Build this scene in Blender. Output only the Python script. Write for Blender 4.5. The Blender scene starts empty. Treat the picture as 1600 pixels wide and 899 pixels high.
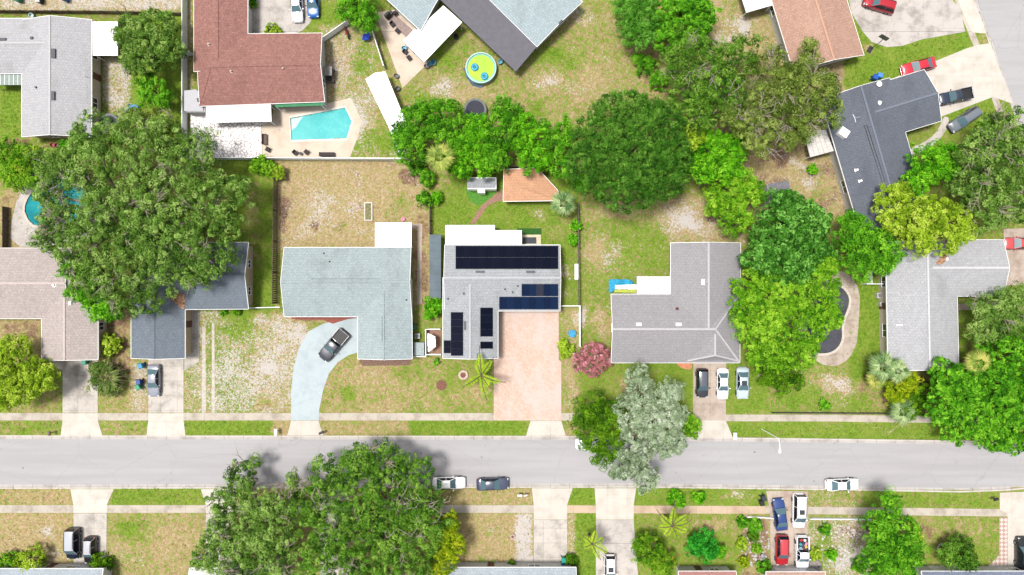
import bpy, math, random
import numpy as np
from mathutils import Vector, Matrix
S = bpy.context.scene; COL = S.collection
H = 100.0                                    # camera height, metres; the photo spans 160 m
# ---------------------------------------------------------------- camera, sky, sun, exposure
cd = bpy.data.cameras.new('camera'); cam = bpy.data.objects.new('camera', cd); COL.objects.link(cam)
cam.location = (0, 0, H); cam.rotation_euler = (0, 0, 0)
cd.sensor_width = 36; cd.lens = 22.5; cd.clip_start = 1; cd.clip_end = 6000
S.camera = cam
SUN_EL, SUN_AZ = 74.0, 285.0                 # sun a little north of west, high
wd = bpy.data.worlds.new('World'); S.world = wd; wd.use_nodes = True
nt = wd.node_tree; bg = nt.nodes['Background']; bg.inputs[1].default_value = 0.128
sk = nt.nodes.new('ShaderNodeTexSky'); sk.sky_type = 'NISHITA'; sk.sun_disc = False
sk.sun_elevation = math.radians(SUN_EL); sk.sun_rotation = math.radians(SUN_AZ)
sk.dust_density = 2.5; sk.air_density = 0.8; sk.ozone_density = 0.6
hs = nt.nodes.new('ShaderNodeHueSaturation'); hs.inputs['Saturation'].default_value = .18   # thin bright overcast whitens the sky
nt.links.new(sk.outputs[0], hs.inputs['Color']); nt.links.new(hs.outputs[0], bg.inputs[0])
sl = bpy.data.lights.new('sun', 'SUN'); sl.energy = 2.9; sl.angle = math.radians(12.0); sl.color = (1, .955, .89)
so = bpy.data.objects.new('sun', sl); COL.objects.link(so)
e, a = math.radians(SUN_EL), math.radians(SUN_AZ)
sd = Vector((math.sin(a)*math.cos(e), math.cos(a)*math.cos(e), math.sin(e)))
so.rotation_euler = sd.to_track_quat('Z', 'Y').to_euler(); so.location = (0, 0, 80)
S.view_settings.view_transform = 'Standard'; S.view_settings.look = 'None'
S.view_settings.exposure = 1.0; S.view_settings.gamma = 1; S.view_settings.use_curve_mapping = False
S.cycles.max_bounces = 6; S.cycles.transparent_max_bounces = 4; S.cycles.diffuse_bounces = 3
K = 2.1                                      # photo brightness over albedo
rng = np.random.RandomState(7); random.seed(5)
def W(px, py, z=0.0):
    k = 0.1*(H-z)/H
    return Vector(((px-800)*k, (449.5-py)*k, z))
def lin(c): c /= 255.0; return c/12.92 if c <= .04045 else ((c+.055)/1.055)**2.4
def C(r, g, b):
    k = K/1.55 if min(r, g, b) > 232 else K     # white paint, vinyl and metal clip in the photo
    return (min(lin(r)/k, .8), min(lin(g)/k, .8), min(lin(b)/k, .8), 1)
# ---------------------------------------------------------------- materials
class NT:
    def __init__(s, name):
        s.m = bpy.data.materials.new(name); s.m.use_nodes = True; s.t = s.m.node_tree
        s.b = s.t.nodes['Principled BSDF']; s.o = s.t.nodes['Material Output']
    def n(s, ty, **kw):
        x = s.t.nodes.new(ty)
        for k, v in kw.items():
            if k.startswith('i_'): x.inputs[k[2:].replace('_', ' ')].default_value = v
            else: setattr(x, k, v)
        return x
    def l(s, a, b): s.t.links.new(a, b)
    def noise(s, co, scale, detail=3, rough=.6, out='Fac', dist=0):
        x = s.n('ShaderNodeTexNoise'); x.inputs['Scale'].default_value = scale
        x.inputs['Detail'].default_value = detail; x.inputs['Roughness'].default_value = rough; x.inputs['Distortion'].default_value = dist
        s.l(co, x.inputs['Vector']); return x.outputs[out]
    def mix(s, f, a, b, mode='MIX'):
        x = s.n('ShaderNodeMix', data_type='RGBA', blend_type=mode)
        for sock, v in ((x.inputs[0], f), (x.inputs[6], a), (x.inputs[7], b)):
            if hasattr(v, 'links'): s.l(v, sock)
            else: sock.default_value = v
        return x.outputs[2]
    def ramp(s, f, lo, hi):
        x = s.n('ShaderNodeMapRange', interpolation_type='SMOOTHSTEP'); s.l(f, x.inputs[0])
        x.inputs[1].default_value = lo; x.inputs[2].default_value = hi; return x.outputs[0]
    def math(s, op, a, b=0.0, c=0.0):
        x = s.n('ShaderNodeMath', operation=op)
        for i, v in enumerate((a, b, c)):
            if hasattr(v, 'links'): s.l(v, x.inputs[i])
            else: x.inputs[i].default_value = v
        return x.outputs[0]
    def co(s, rot=0.0, scale=(1, 1, 1)):
        g = s.n('ShaderNodeNewGeometry'); m = s.n('ShaderNodeMapping')
        m.inputs['Rotation'].default_value = (0, 0, rot); m.inputs['Scale'].default_value = scale
        s.l(g.outputs['Position'], m.inputs[0]); return m.outputs[0]
    def bump(s, h, st=.3, d=.02):
        x = s.n('ShaderNodeBump'); x.inputs['Strength'].default_value = st; x.inputs['Distance'].default_value = d
        s.l(h, x.inputs['Height']); s.l(x.outputs[0], s.b.inputs['Normal'])
    def fin(s, col, rough=.8, metal=0, spec=.3):
        if hasattr(col, 'links'): s.l(col, s.b.inputs['Base Color'])
        else: s.b.inputs['Base Color'].default_value = col
        s.b.inputs['Roughness'].default_value = rough; s.b.inputs['Metallic'].default_value = metal
        s.b.inputs['Specular IOR Level'].default_value = spec
        return s.m
MC = {}
def flat(name, rgb, rough=.6, metal=0, spec=.4, var=.12, scale=3.0):
    if name in MC: return MC[name]
    t = NT(name); co = t.co(); f = t.noise(co, scale, 5, .65)
    c = C(*rgb); d = tuple(x*(1-var*2) for x in c[:3])+(1,); u = tuple(min(.9, x*(1+var)) for x in c[:3])+(1,)
    MC[name] = t.fin(t.mix(t.ramp(f, .3, .7), d, u), rough, metal, spec); return MC[name]
def shingle(name, rgb, rot=0.0, var=.2, stain=(90, 85, 80), st=.25, alongx=True):
    t = NT(name)
    co = t.co(rot)
    c = C(*rgb); d = tuple(x*(1-var) for x in c[:3])+(1,); u = tuple(x*(1+var) for x in c[:3])+(1,)
    br = t.n('ShaderNodeTexBrick'); t.l(co, br.inputs['Vector'])
    br.inputs['Scale'].default_value = 1; br.inputs['Brick Width'].default_value = .45; br.inputs['Row Height'].default_value = .4
    br.inputs['Mortar Size'].default_value = .035; br.inputs['Mortar Smooth'].default_value = .3
    br.inputs['Color1'].default_value = d; br.inputs['Color2'].default_value = u; br.inputs['Mortar'].default_value = tuple(x*.72 for x in c[:3])+(1,)
    wob = t.noise(co, 2.6, 4, .7, 'Color'); w = t.mix(.35, co, wob, 'ADD'); t.l(w, br.inputs['Vector'])
    f2 = t.noise(co, 5, 4, .8)
    col = t.mix(.5, br.outputs['Color'], t.mix(t.ramp(f2, .38, .62), tuple(x*.86 for x in d[:3])+(1,), tuple(x*1.06 for x in u[:3])+(1,)))
    f3 = t.noise(t.co(rot, (.5, .18, 1)), .6, 4, .6)
    col = t.mix(t.math('MULTIPLY', t.ramp(f3, .5, .78), st), col, C(*stain))
    t.bump(t.math('ADD', f2, br.outputs['Fac']), .5, .03)
    return t.fin(col, .9, 0, .2)
def concrete(name, rgb, rgb2, jx=3.0, jy=3.0, rot=0, off=(0, 0), st=.6, joint=.35, crack=.5):
    t = NT(name); co = t.co(rot)
    mp = t.n('ShaderNodeMapping'); mp.inputs['Location'].default_value = (off[0], off[1], 0); t.l(co, mp.inputs[0])
    br = t.n('ShaderNodeTexBrick', offset=0.0); t.l(mp.outputs[0], br.inputs['Vector'])
    br.inputs['Scale'].default_value = 1; br.inputs['Brick Width'].default_value = jx; br.inputs['Row Height'].default_value = jy
    br.inputs['Mortar Size'].default_value = .035; br.inputs['Mortar Smooth'].default_value = .2
    br.inputs['Color1'].default_value = (.9, .9, .9, 1); br.inputs['Color2'].default_value = (1, 1, 1, 1); br.inputs['Mortar'].default_value = (joint,)*3+(1,)
    f = t.noise(co, .45, 6, .65); g = t.noise(co, 7, 4, .7)
    col = t.mix(t.math('MULTIPLY', t.ramp(f, .42, .72), st), C(*rgb), C(*rgb2))
    col = t.mix(t.math('MULTIPLY', t.ramp(g, .45, .8), .25), col, C(*rgb2))
    vo = t.n('ShaderNodeTexVoronoi', feature='DISTANCE_TO_EDGE'); vo.inputs['Scale'].default_value = .22
    wv = t.mix(.5, co, t.noise(co, 1.1, 4, .6, 'Color'), 'ADD'); t.l(wv, vo.inputs['Vector'])
    ck = t.math('MULTIPLY', t.math('LESS_THAN', vo.outputs['Distance'], .006), crack)
    col = t.mix(ck, col, tuple(x*.35 for x in C(*rgb2)[:3])+(1,))
    col = t.mix(.8, col, br.outputs['Color'], 'MULTIPLY')
    t.bump(g, .2, .01)
    return t.fin(col, .85, 0, .25)
def ground_mat():
    t = NT('ground_cover'); co = t.co()
    at = t.n('ShaderNodeAttribute', attribute_name='cover'); sp = t.n('ShaderNodeSeparateColor'); t.l(at.outputs['Color'], sp.inputs[0])
    G, Sa, D = sp.outputs[0], sp.outputs[1], sp.outputs[2]
    n1 = t.noise(co, .35, 5, .65); n2 = t.noise(co, 2.6, 5, .75, dist=.6); n3 = t.noise(co, 9, 3, .7); n4 = t.noise(t.co(1.0), 1.5, 6, .75, dist=1.0)
    green = t.mix(t.ramp(n2, .3, .7), C(88, 132, 24), C(152, 184, 68))
    green = t.mix(t.math('MULTIPLY', t.ramp(n1, .35, .7), .45), green, C(168, 176, 80))
    dry = t.mix(t.ramp(n2, .32, .68), C(168, 138, 92), C(228, 202, 166))
    dry = t.mix(t.math('MULTIPLY', t.ramp(n4, .4, .66), .7), dry, C(176, 176, 98))
    sand = t.mix(t.ramp(n3, .3, .7), C(214, 204, 196), C(231, 226, 222))
    dirt = t.mix(t.ramp(n2, .3, .7), C(118, 92, 70), C(184, 150, 122))
    mixf = t.math('ADD', t.math('MULTIPLY', n4, .5), t.math('MULTIPLY', n2, .5))
    fg = t.ramp(t.math('ADD', G, t.math('MULTIPLY', t.math('SUBTRACT', mixf, .5), 4.2)), .34, .62)
    col = t.mix(fg, dry, green)
    fd = t.ramp(t.math('ADD', D, t.math('MULTIPLY', t.math('SUBTRACT', n1, .5), 1.6)), .45, .75)
    col = t.mix(fd, col, dirt)
    m2 = t.math('ADD', t.math('MULTIPLY', t.noise(t.co(.5), 3.4, 4, .75, dist=.8), .75), t.math('MULTIPLY', n1, .25))
    fs = t.ramp(t.math('ADD', Sa, t.math('MULTIPLY', t.math('SUBTRACT', m2, .5), 3.8)), .55, .67)
    col = t.mix(fs, col, sand)
    col = t.mix(.25, col, t.mix(t.ramp(n3, .3, .7), (.4, .4, .4, 1), (1, 1, 1, 1)), 'MULTIPLY')
    t.bump(t.math('ADD', n3, n2), .8, .08)
    return t.fin(col, .95, 0, .1)
def road_mat():
    t = NT('asphalt'); co = t.co(); f = t.noise(t.co(0, (.06, .7, 1)), 1, 5, .6); g = t.noise(co, 14, 3, .8)
    col = t.mix(t.ramp(f, .3, .7), C(186, 184, 186), C(197, 195, 197))
    col = t.mix(t.math('MULTIPLY', t.ramp(g, .35, .7), .35), col, C(168, 166, 170))
    h = t.noise(t.co(.2, (1, 1, 1)), .5, 5, .65)
    col = t.mix(t.math('MULTIPLY', t.ramp(h, .6, .75), .3), col, C(168, 158, 156))
    sp = t.noise(co, 1.3, 1, .5); col = t.mix(t.math('MULTIPLY', t.ramp(sp, .765, .80), .7), col, C(105, 100, 104))
    vo = t.n('ShaderNodeTexVoronoi', feature='DISTANCE_TO_EDGE'); vo.inputs['Scale'].default_value = .11
    t.l(t.mix(.9, co, t.noise(co, .8, 5, .6, 'Color'), 'ADD'), vo.inputs['Vector']); ck = t.math('MULTIPLY', t.math('LESS_THAN', vo.outputs['Distance'], .003), .3); col = t.mix(ck, col, C(140, 136, 142))
    st = t.noise(t.co(0, (.5, 1, 1)), .9, 4, .7); col = t.mix(t.math('MULTIPLY', t.ramp(st, .66, .74), .4), col, C(150, 140, 140))
    w = t.noise(t.co(0, (.02, .9, 1)), 1, 2, .5); col = t.mix(t.math('MULTIPLY', t.ramp(w, .5, .7), .35), col, C(178, 174, 178))
    t.bump(g, .3, .01); return t.fin(col, .9, 0, .25)
def CF(r, g, b): return (min(lin(r)/1.7, .7), min(lin(g)/1.7, .7), min(lin(b)/1.7, .7), 1)
def foliage_mat(name, dark, mid, light, trans=.25, spot=None, spotf=.9):
    t = NT(name); at = t.n('ShaderNodeAttribute', attribute_name='tint'); f = at.outputs['Fac']
    cr = t.n('ShaderNodeValToRGB'); t.l(f, cr.inputs[0]); el = cr.color_ramp.elements
    el[0].position = .08; el[0].color = CF(*dark); el[1].position = .92; el[1].color = CF(*light)
    x = el.new(.5); x.color = CF(*mid); col = cr.outputs[0]
    if spot:
        col = t.mix(t.math('GREATER_THAN', f, spotf), col, CF(*spot))
    t.l(col, t.b.inputs['Base Color']); t.b.inputs['Roughness'].default_value = .6; t.b.inputs['Specular IOR Level'].default_value = .07
    tr = t.n('ShaderNodeBsdfTranslucent'); t.l(t.mix(.5, col, CF(190, 230, 60)), tr.inputs[0])
    mx = t.n('ShaderNodeMixShader'); mx.inputs[0].default_value = trans
    t.l(t.b.outputs[0], mx.inputs[1]); t.l(tr.outputs[0], mx.inputs[2]); t.l(mx.outputs[0], t.o.inputs[0])
    return t.m
def paint(name, rgb, rough=.25, metal=.0):
    if name in MC: return MC[name]
    t = NT(name); t.fin(C(*rgb), rough, metal, .5); t.b.inputs['Coat Weight'].default_value = .6; t.b.inputs['Coat Roughness'].default_value = .08
    MC[name] = t.m; return t.m
def water_mat(name, c1, c2, rough=.08, scale=.35):
    t = NT(name); co = t.co(); f = t.noise(co, scale, 3, .5); g = t.noise(co, 3.2, 3, .6, dist=1.2)
    col = t.mix(t.ramp(f, .35, .65), C(*c1), C(*c2)); col = t.mix(t.math('MULTIPLY', t.ramp(g, .5, .7), .35), col, C(*[min(255, v+30) for v in c2]))
    t.bump(g, .15, .03); return t.fin(col, rough, 0, .12)
# ---------------------------------------------------------------- mesh helpers
def tag(o, label=None, cat=None, group=None, kind=None):
    if label: o['label'] = label
    if cat: o['category'] = cat
    if group: o['group'] = group
    if kind: o['kind'] = kind
    return o
def thing(name, label, cat, loc=(0, 0, 0), rz=0, group=None):
    o = bpy.data.objects.new(name, None); o.empty_display_size = .3; COL.objects.link(o)
    o.location = loc; o.rotation_euler = (0, 0, rz); return tag(o, label, cat, group)
class MB:
    def __init__(s): s.v = []; s.f = []
    def add(s, vs, fs):
        k = len(s.v); s.v += [tuple(v) for v in vs]; s.f += [tuple(i+k for i in f) for f in fs]; return s
    def box(s, c, d, rz=0, rx=0, ry=0):
        m = Matrix.Rotation(rz, 3, 'Z') @ Matrix.Rotation(ry, 3, 'Y') @ Matrix.Rotation(rx, 3, 'X'); c = Vector(c)
        vs = [c + m @ Vector((x*d[0]/2, y*d[1]/2, z*d[2]/2)) for x in (-1, 1) for y in (-1, 1) for z in (-1, 1)]
        return s.add(vs, [(0, 1, 3, 2), (4, 6, 7, 5), (0, 4, 5, 1), (2, 3, 7, 6), (0, 2, 6, 4), (1, 5, 7, 3)])
    def prism(s, pts, z0, z1):
        n = len(pts)
        ar = sum(pts[i][0]*pts[(i+1) % n][1]-pts[(i+1) % n][0]*pts[i][1] for i in range(n))
        if ar < 0: pts = pts[::-1]
        vs = [(p[0], p[1], z0) for p in pts]+[(p[0], p[1], z1) for p in pts]
        return s.add(vs, [tuple(range(n))[::-1], tuple(range(n, 2*n))]+[(i, (i+1) % n, n+(i+1) % n, n+i) for i in range(n)])
    def ring(s, inner, outer, z0, z1):
        n = len(inner); vs = []
        for z in (z0, z1): vs += [(p[0], p[1], z) for p in inner]+[(p[0], p[1], z) for p in outer]
        fs = []
        for i in range(n):
            j = (i+1) % n
            fs += [(2*n+i, 2*n+j, 3*n+j, 3*n+i), (i, j, 2*n+j, 2*n+i), (n+i, n+j, 3*n+j, 3*n+i)]
        return s.add(vs, fs)
    def slabf(s, pts, t):                         # thin slab below a planar polygon
        n = len(pts); pts = [Vector(p) for p in pts]
        nr = (pts[1]-pts[0]).cross(pts[2]-pts[0])
        if nr.z < 0: pts = pts[::-1]
        vs = [tuple(p) for p in pts]+[(p[0], p[1], p[2]-t) for p in pts]
        return s.add(vs, [tuple(range(n)), tuple(range(n, 2*n))[::-1]]+[(i, n+i, n+(i+1) % n, (i+1) % n) for i in range(n)])
    def beam(s, p, q, w, h):
        p, q = Vector(p), Vector(q); d = q-p; L = d.length
        if L < 1e-6: return s
        d.normalize(); sx = d.cross(Vector((0, 0, 1)))
        if sx.length < 1e-4: sx = Vector((1, 0, 0))
        sx.normalize(); up = sx.cross(d); vs = []
        for c in (p, q):
            for a, b in ((-1, -1), (1, -1), (1, 1), (-1, 1)): vs.append(c+sx*a*w/2+up*b*h/2)
        return s.add(vs, [(0, 1, 2, 3), (7, 6, 5, 4), (0, 4, 5, 1), (1, 5, 6, 2), (2, 6, 7, 3), (3, 7, 4, 0)])
    def tube(s, pts, rs, n=6):
        pts = [Vector(p) for p in pts]; vs = []; m = len(pts)
        for i, p in enumerate(pts):
            d = (pts[min(i+1, m-1)]-pts[max(i-1, 0)]).normalized(); a = d.cross(Vector((0, 0, 1)))
            if a.length < .05: a = d.cross(Vector((1, 0, 0)))
            a.normalize(); b = d.cross(a); r = rs[i] if hasattr(rs, '__len__') else rs
            for k in range(n):
                t = 2*math.pi*k/n; vs.append(p+a*math.cos(t)*r+b*math.sin(t)*r)
        fs = [(i*n+k, i*n+(k+1) % n, (i+1)*n+(k+1) % n, (i+1)*n+k) for i in range(m-1) for k in range(n)]
        fs += [tuple(range(n))[::-1], tuple((m-1)*n+k for k in range(n))]
        return s.add(vs, fs)
    def lathe(s, c, prof, n=16, sx=1, sy=1, rz=0, cap=True):
        vs = []; m = len(prof)
        for r, z in prof:
            for k in range(n):
                t = 2*math.pi*k/n; x, y = math.cos(t)*r*sx, math.sin(t)*r*sy
                vs.append((c[0]+x*math.cos(rz)-y*math.sin(rz), c[1]+x*math.sin(rz)+y*math.cos(rz), c[2]+z))
        fs = [(i*n+k, i*n+(k+1) % n, (i+1)*n+(k+1) % n, (i+1)*n+k) for i in range(m-1) for k in range(n)]
        if cap and prof[0][0] > 1e-4: fs.append(tuple(range(n))[::-1])
        if cap and prof[-1][0] > 1e-4: fs.append(tuple((m-1)*n+k for k in range(n)))
        return s.add(vs, fs)
    def build(s, name, mat, parent=None, smooth=False, off=None, bevel=0):
        me = bpy.data.meshes.new(name); vs = s.v
        if off is not None: vs = [(v[0]-off[0], v[1]-off[1], v[2]-off[2]) for v in vs]
        me.from_pydata(vs, [], s.f); me.materials.append(mat); me.update()
        o = bpy.data.objects.new(name, me); COL.objects.link(o)
        if parent is not None: o.parent = parent
        if smooth:
            me.shade_smooth(); me.set_sharp_from_angle(angle=math.radians(38))
        if bevel:
            b = o.modifiers.new('bevel', 'BEVEL'); b.width = bevel; b.segments = 2; b.limit_method = 'ANGLE'
        return o
def wl(o):                                      # world location of a parent chain that only translates
    v = Vector((0, 0, 0))
    while o is not None: v += o.location; o = o.parent
    return v
def part(mb, name, mat, parent, **k): return mb.build(name, mat, parent, off=wl(parent), **k)
def single(mb, name, mat, label, cat, base, group=None, **k):
    o = mb.build(name, mat, None, off=base, **k); o.location = base; return tag(o, label, cat, group)
def PX(l, z=0): return [W(x, y, z) for x, y in l]
def smoothpoly(pts, it=2):
    for _ in range(it):
        q = []
        for i in range(len(pts)):
            a, b = pts[i], pts[(i+1) % len(pts)]
            q += [(a[0]*.75+b[0]*.25, a[1]*.75+b[1]*.25), (a[0]*.25+b[0]*.75, a[1]*.25+b[1]*.75)]
        pts = q
    return pts
def grow(pts, d):
    cx = sum(p[0] for p in pts)/len(pts); cy = sum(p[1] for p in pts)/len(pts); n = len(pts); out = []
    for i in range(n):
        a, b = pts[i-1], pts[(i+1) % n]; tx, ty = b[0]-a[0], b[1]-a[1]; L = math.hypot(tx, ty) or 1
        nx, ny = ty/L, -tx/L
        if nx*(pts[i][0]-cx)+ny*(pts[i][1]-cy) < 0: nx, ny = -nx, -ny
        out.append((pts[i][0]+nx*d, pts[i][1]+ny*d))
    return out
# ---------------------------------------------------------------- the ground
def inpoly(X, Y, poly):
    r = np.zeros(X.shape, bool); n = len(poly); j = n-1
    for i in range(n):
        xi, yi = poly[i]; xj, yj = poly[j]
        if yi != yj: r ^= ((yi > Y) != (yj > Y)) & (X < (xj-xi)*(Y-yi)/(yj-yi)+xi)
        j = i
    return r
ROAD = [(-900, 683), (0, 683), (900, 684), (1200, 687), (1600, 693), (2500, 703), (2500, 742), (1600, 760), (1500, 765), (1300, 763), (1000, 759), (0, 761), (-900, 762)]
ROAD2 = [(1380, -400), (1526, 0), (1552, 70), (1590, 178), (1640, 300), (1790, 700), (1900, 700), (1900, -400)]
def make_ground():
    fx = np.arange(-10, 1611, 4.0); fy = np.arange(-12, 912, 4.0)
    gx = np.concatenate([[-25000, -6000, -2000, -600, -150, -40], fx, [1650, 1760, 2200, 3600, 8000, 26000]])
    gy = np.concatenate([[-25000, -6000, -2000, -600, -150, -40], fy, [950, 1060, 1500, 3000, 7000, 26000]])
    X, Y = np.meshgrid(gx, gy)
    c = np.zeros(X.shape+(3,)); c[...] = (.55, .15, .1)
    R = [((0, -20, 290, 20), (.2, .6, .35)), ((0, 20, 290, 34), (.6, .1, .5)), ((0, 130, 35, 225), (.85, .05, .2)), ((0, 218, 300, 400), (.6, .1, .4)),
         ((150, 88, 212, 215), (.35, .62, .1)), ((145, 88, 160, 215), (.8, .05, .2)), ((205, 18, 290, 225), (.9, .05, .1)),
         ((290, 0, 302, 170), (.3, .5, .3)), ((410, -20, 600, 60), (.65, .12, .15)), ((500, 40, 600, 165), (.38, .42, .2)), ((540, 155, 640, 248), (.4, .5, .15)),
         ((590, 20, 1010, 205), (.46, .2, .06)), ((1000, -10, 1130, 220), (.4, .1, .45)), ((1110, -10, 1215, 90), (.3, .3, .15)), ((1130, 90, 1330, 340), (.22, .3, .5)),
         ((1320, 5, 1530, 140), (.88, .03, .03)), ((1395, -20, 1500, 22), (.92, .03, .03)), ((1420, 190, 1620, 400), (.62, .12, .25)), ((1480, 150, 1620, 205), (.85, .05, .1)),
         ((355, 248, 430, 480), (.8, .03, .03)), ((435, 250, 660, 390), (.04, .27, .32)), ((643, 330, 672, 480), (.15, .2, .6)), ((672, 268, 905, 385), (.78, .06, .05)),
         ((875, 380, 905, 480), (.75, .12, .1)), ((905, 318, 1052, 565), (.62, .2, .08)), ((1045, 310, 1165, 382), (.3, .38, .25)),
         ((0, 300, 60, 400), (.2, .1, .4)), ((0, 498, 66, 565), (.2, .08, .55)), ((0, 560, 98, 646), (.42, .05, .1)), ((155, 485, 210, 640), (.3, .15, .6)), ((155, 600, 232, 646), (.42, .18, .15)), ((205, 565, 232, 646), (.25, .5, .2)),
         ((287, 484, 345, 646), (.45, .5, .1)), ((345, 478, 430, 500), (.75, .1, .1)), ((340, 500, 400, 646), (.5, .54, .0)), ((395, 490, 475, 646), (.35, .54, .1)), ((430, 490, 480, 560), (.25, .64, .1)),
         ((500, 558, 700, 646), (.42, .15, .08)), ((693, 565, 772, 646), (.55, .08, .12)), ((560, 560, 643, 572), (.1, 0, .95)), ((455, 492, 560, 502), (.1, 0, .9)),
         ((877, 480, 908, 646), (.45, .25, .1)), ((905, 562, 1086, 646), (.72, .06, .15)), ((1134, 565, 1205, 646), (.75, .1, .1)), ((1200, 560, 1385, 642), (.58, .22, .15)), ((1330, 440, 1384, 600), (.92, .02, .03)),
         ((1495, 462, 1620, 700), (.7, .05, .35)), ((1340, 590, 1500, 650), (.5, .05, .5)),
         ((0, 657, 95, 683), (.55, .1, .05)), ((160, 657, 230, 683), (.5, .18, .05)), ((288, 657, 424, 683), (.85, .06, .02)), ((424, 657, 455, 683), (.2, .1, .25)), ((498, 657, 640, 683), (.32, .1, .12)), ((640, 657, 828, 683), (.88, .02, .02)), ((884, 657, 1090, 683), (.4, .1, .2)), ((1138, 657, 1510, 692), (.78, .1, .03)),
         ((0, 762, 112, 790), (.28, .1, .05)), ((175, 762, 320, 790), (.78, .08, .02)), ((330, 762, 680, 900), (.4, .15, .5)), ((680, 762, 833, 790), (.28, .08, .15)), ((888, 762, 931, 790), (.9, .02, .02)), ((990, 762, 1198, 791), (.8, .1, .03)), ((1262, 765, 1350, 797), (.5, .35, .05)), ((1350, 765, 1562, 797), (.68, .08, .05)),
         ((0, 802, 113, 960), (.14, .16, .1)), ((166, 802, 330, 960), (.36, .12, .05)), ((715, 802, 806, 960), (.14, .1, .32)), ((806, 802, 834, 890), (.1, .8, .2)), ((886, 802, 903, 960), (.3, .4, .2)), ((902, 802, 932, 960), (.95, 0, .02)),
         ((990, 803, 1165, 960), (.66, .08, .18)), ((1160, 803, 1206, 960), (.35, .2, .6)), ((1262, 808, 1362, 960), (.45, .48, .3)), ((1360, 808, 1560, 900), (.6, .04, .12))]
    for (x0, y0, x1, y1), v in R: c[(X >= x0) & (X < x1) & (Y >= y0) & (Y < y1)] = v
    # soften borders a little
    for _ in range(2):
        p = np.pad(c, ((1, 1), (1, 1), (0, 0)), 'edge')
        c = (p[1:-1, 1:-1]*2+p[:-2, 1:-1]+p[2:, 1:-1]+p[1:-1, :-2]+p[1:-1, 2:])/6
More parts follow.
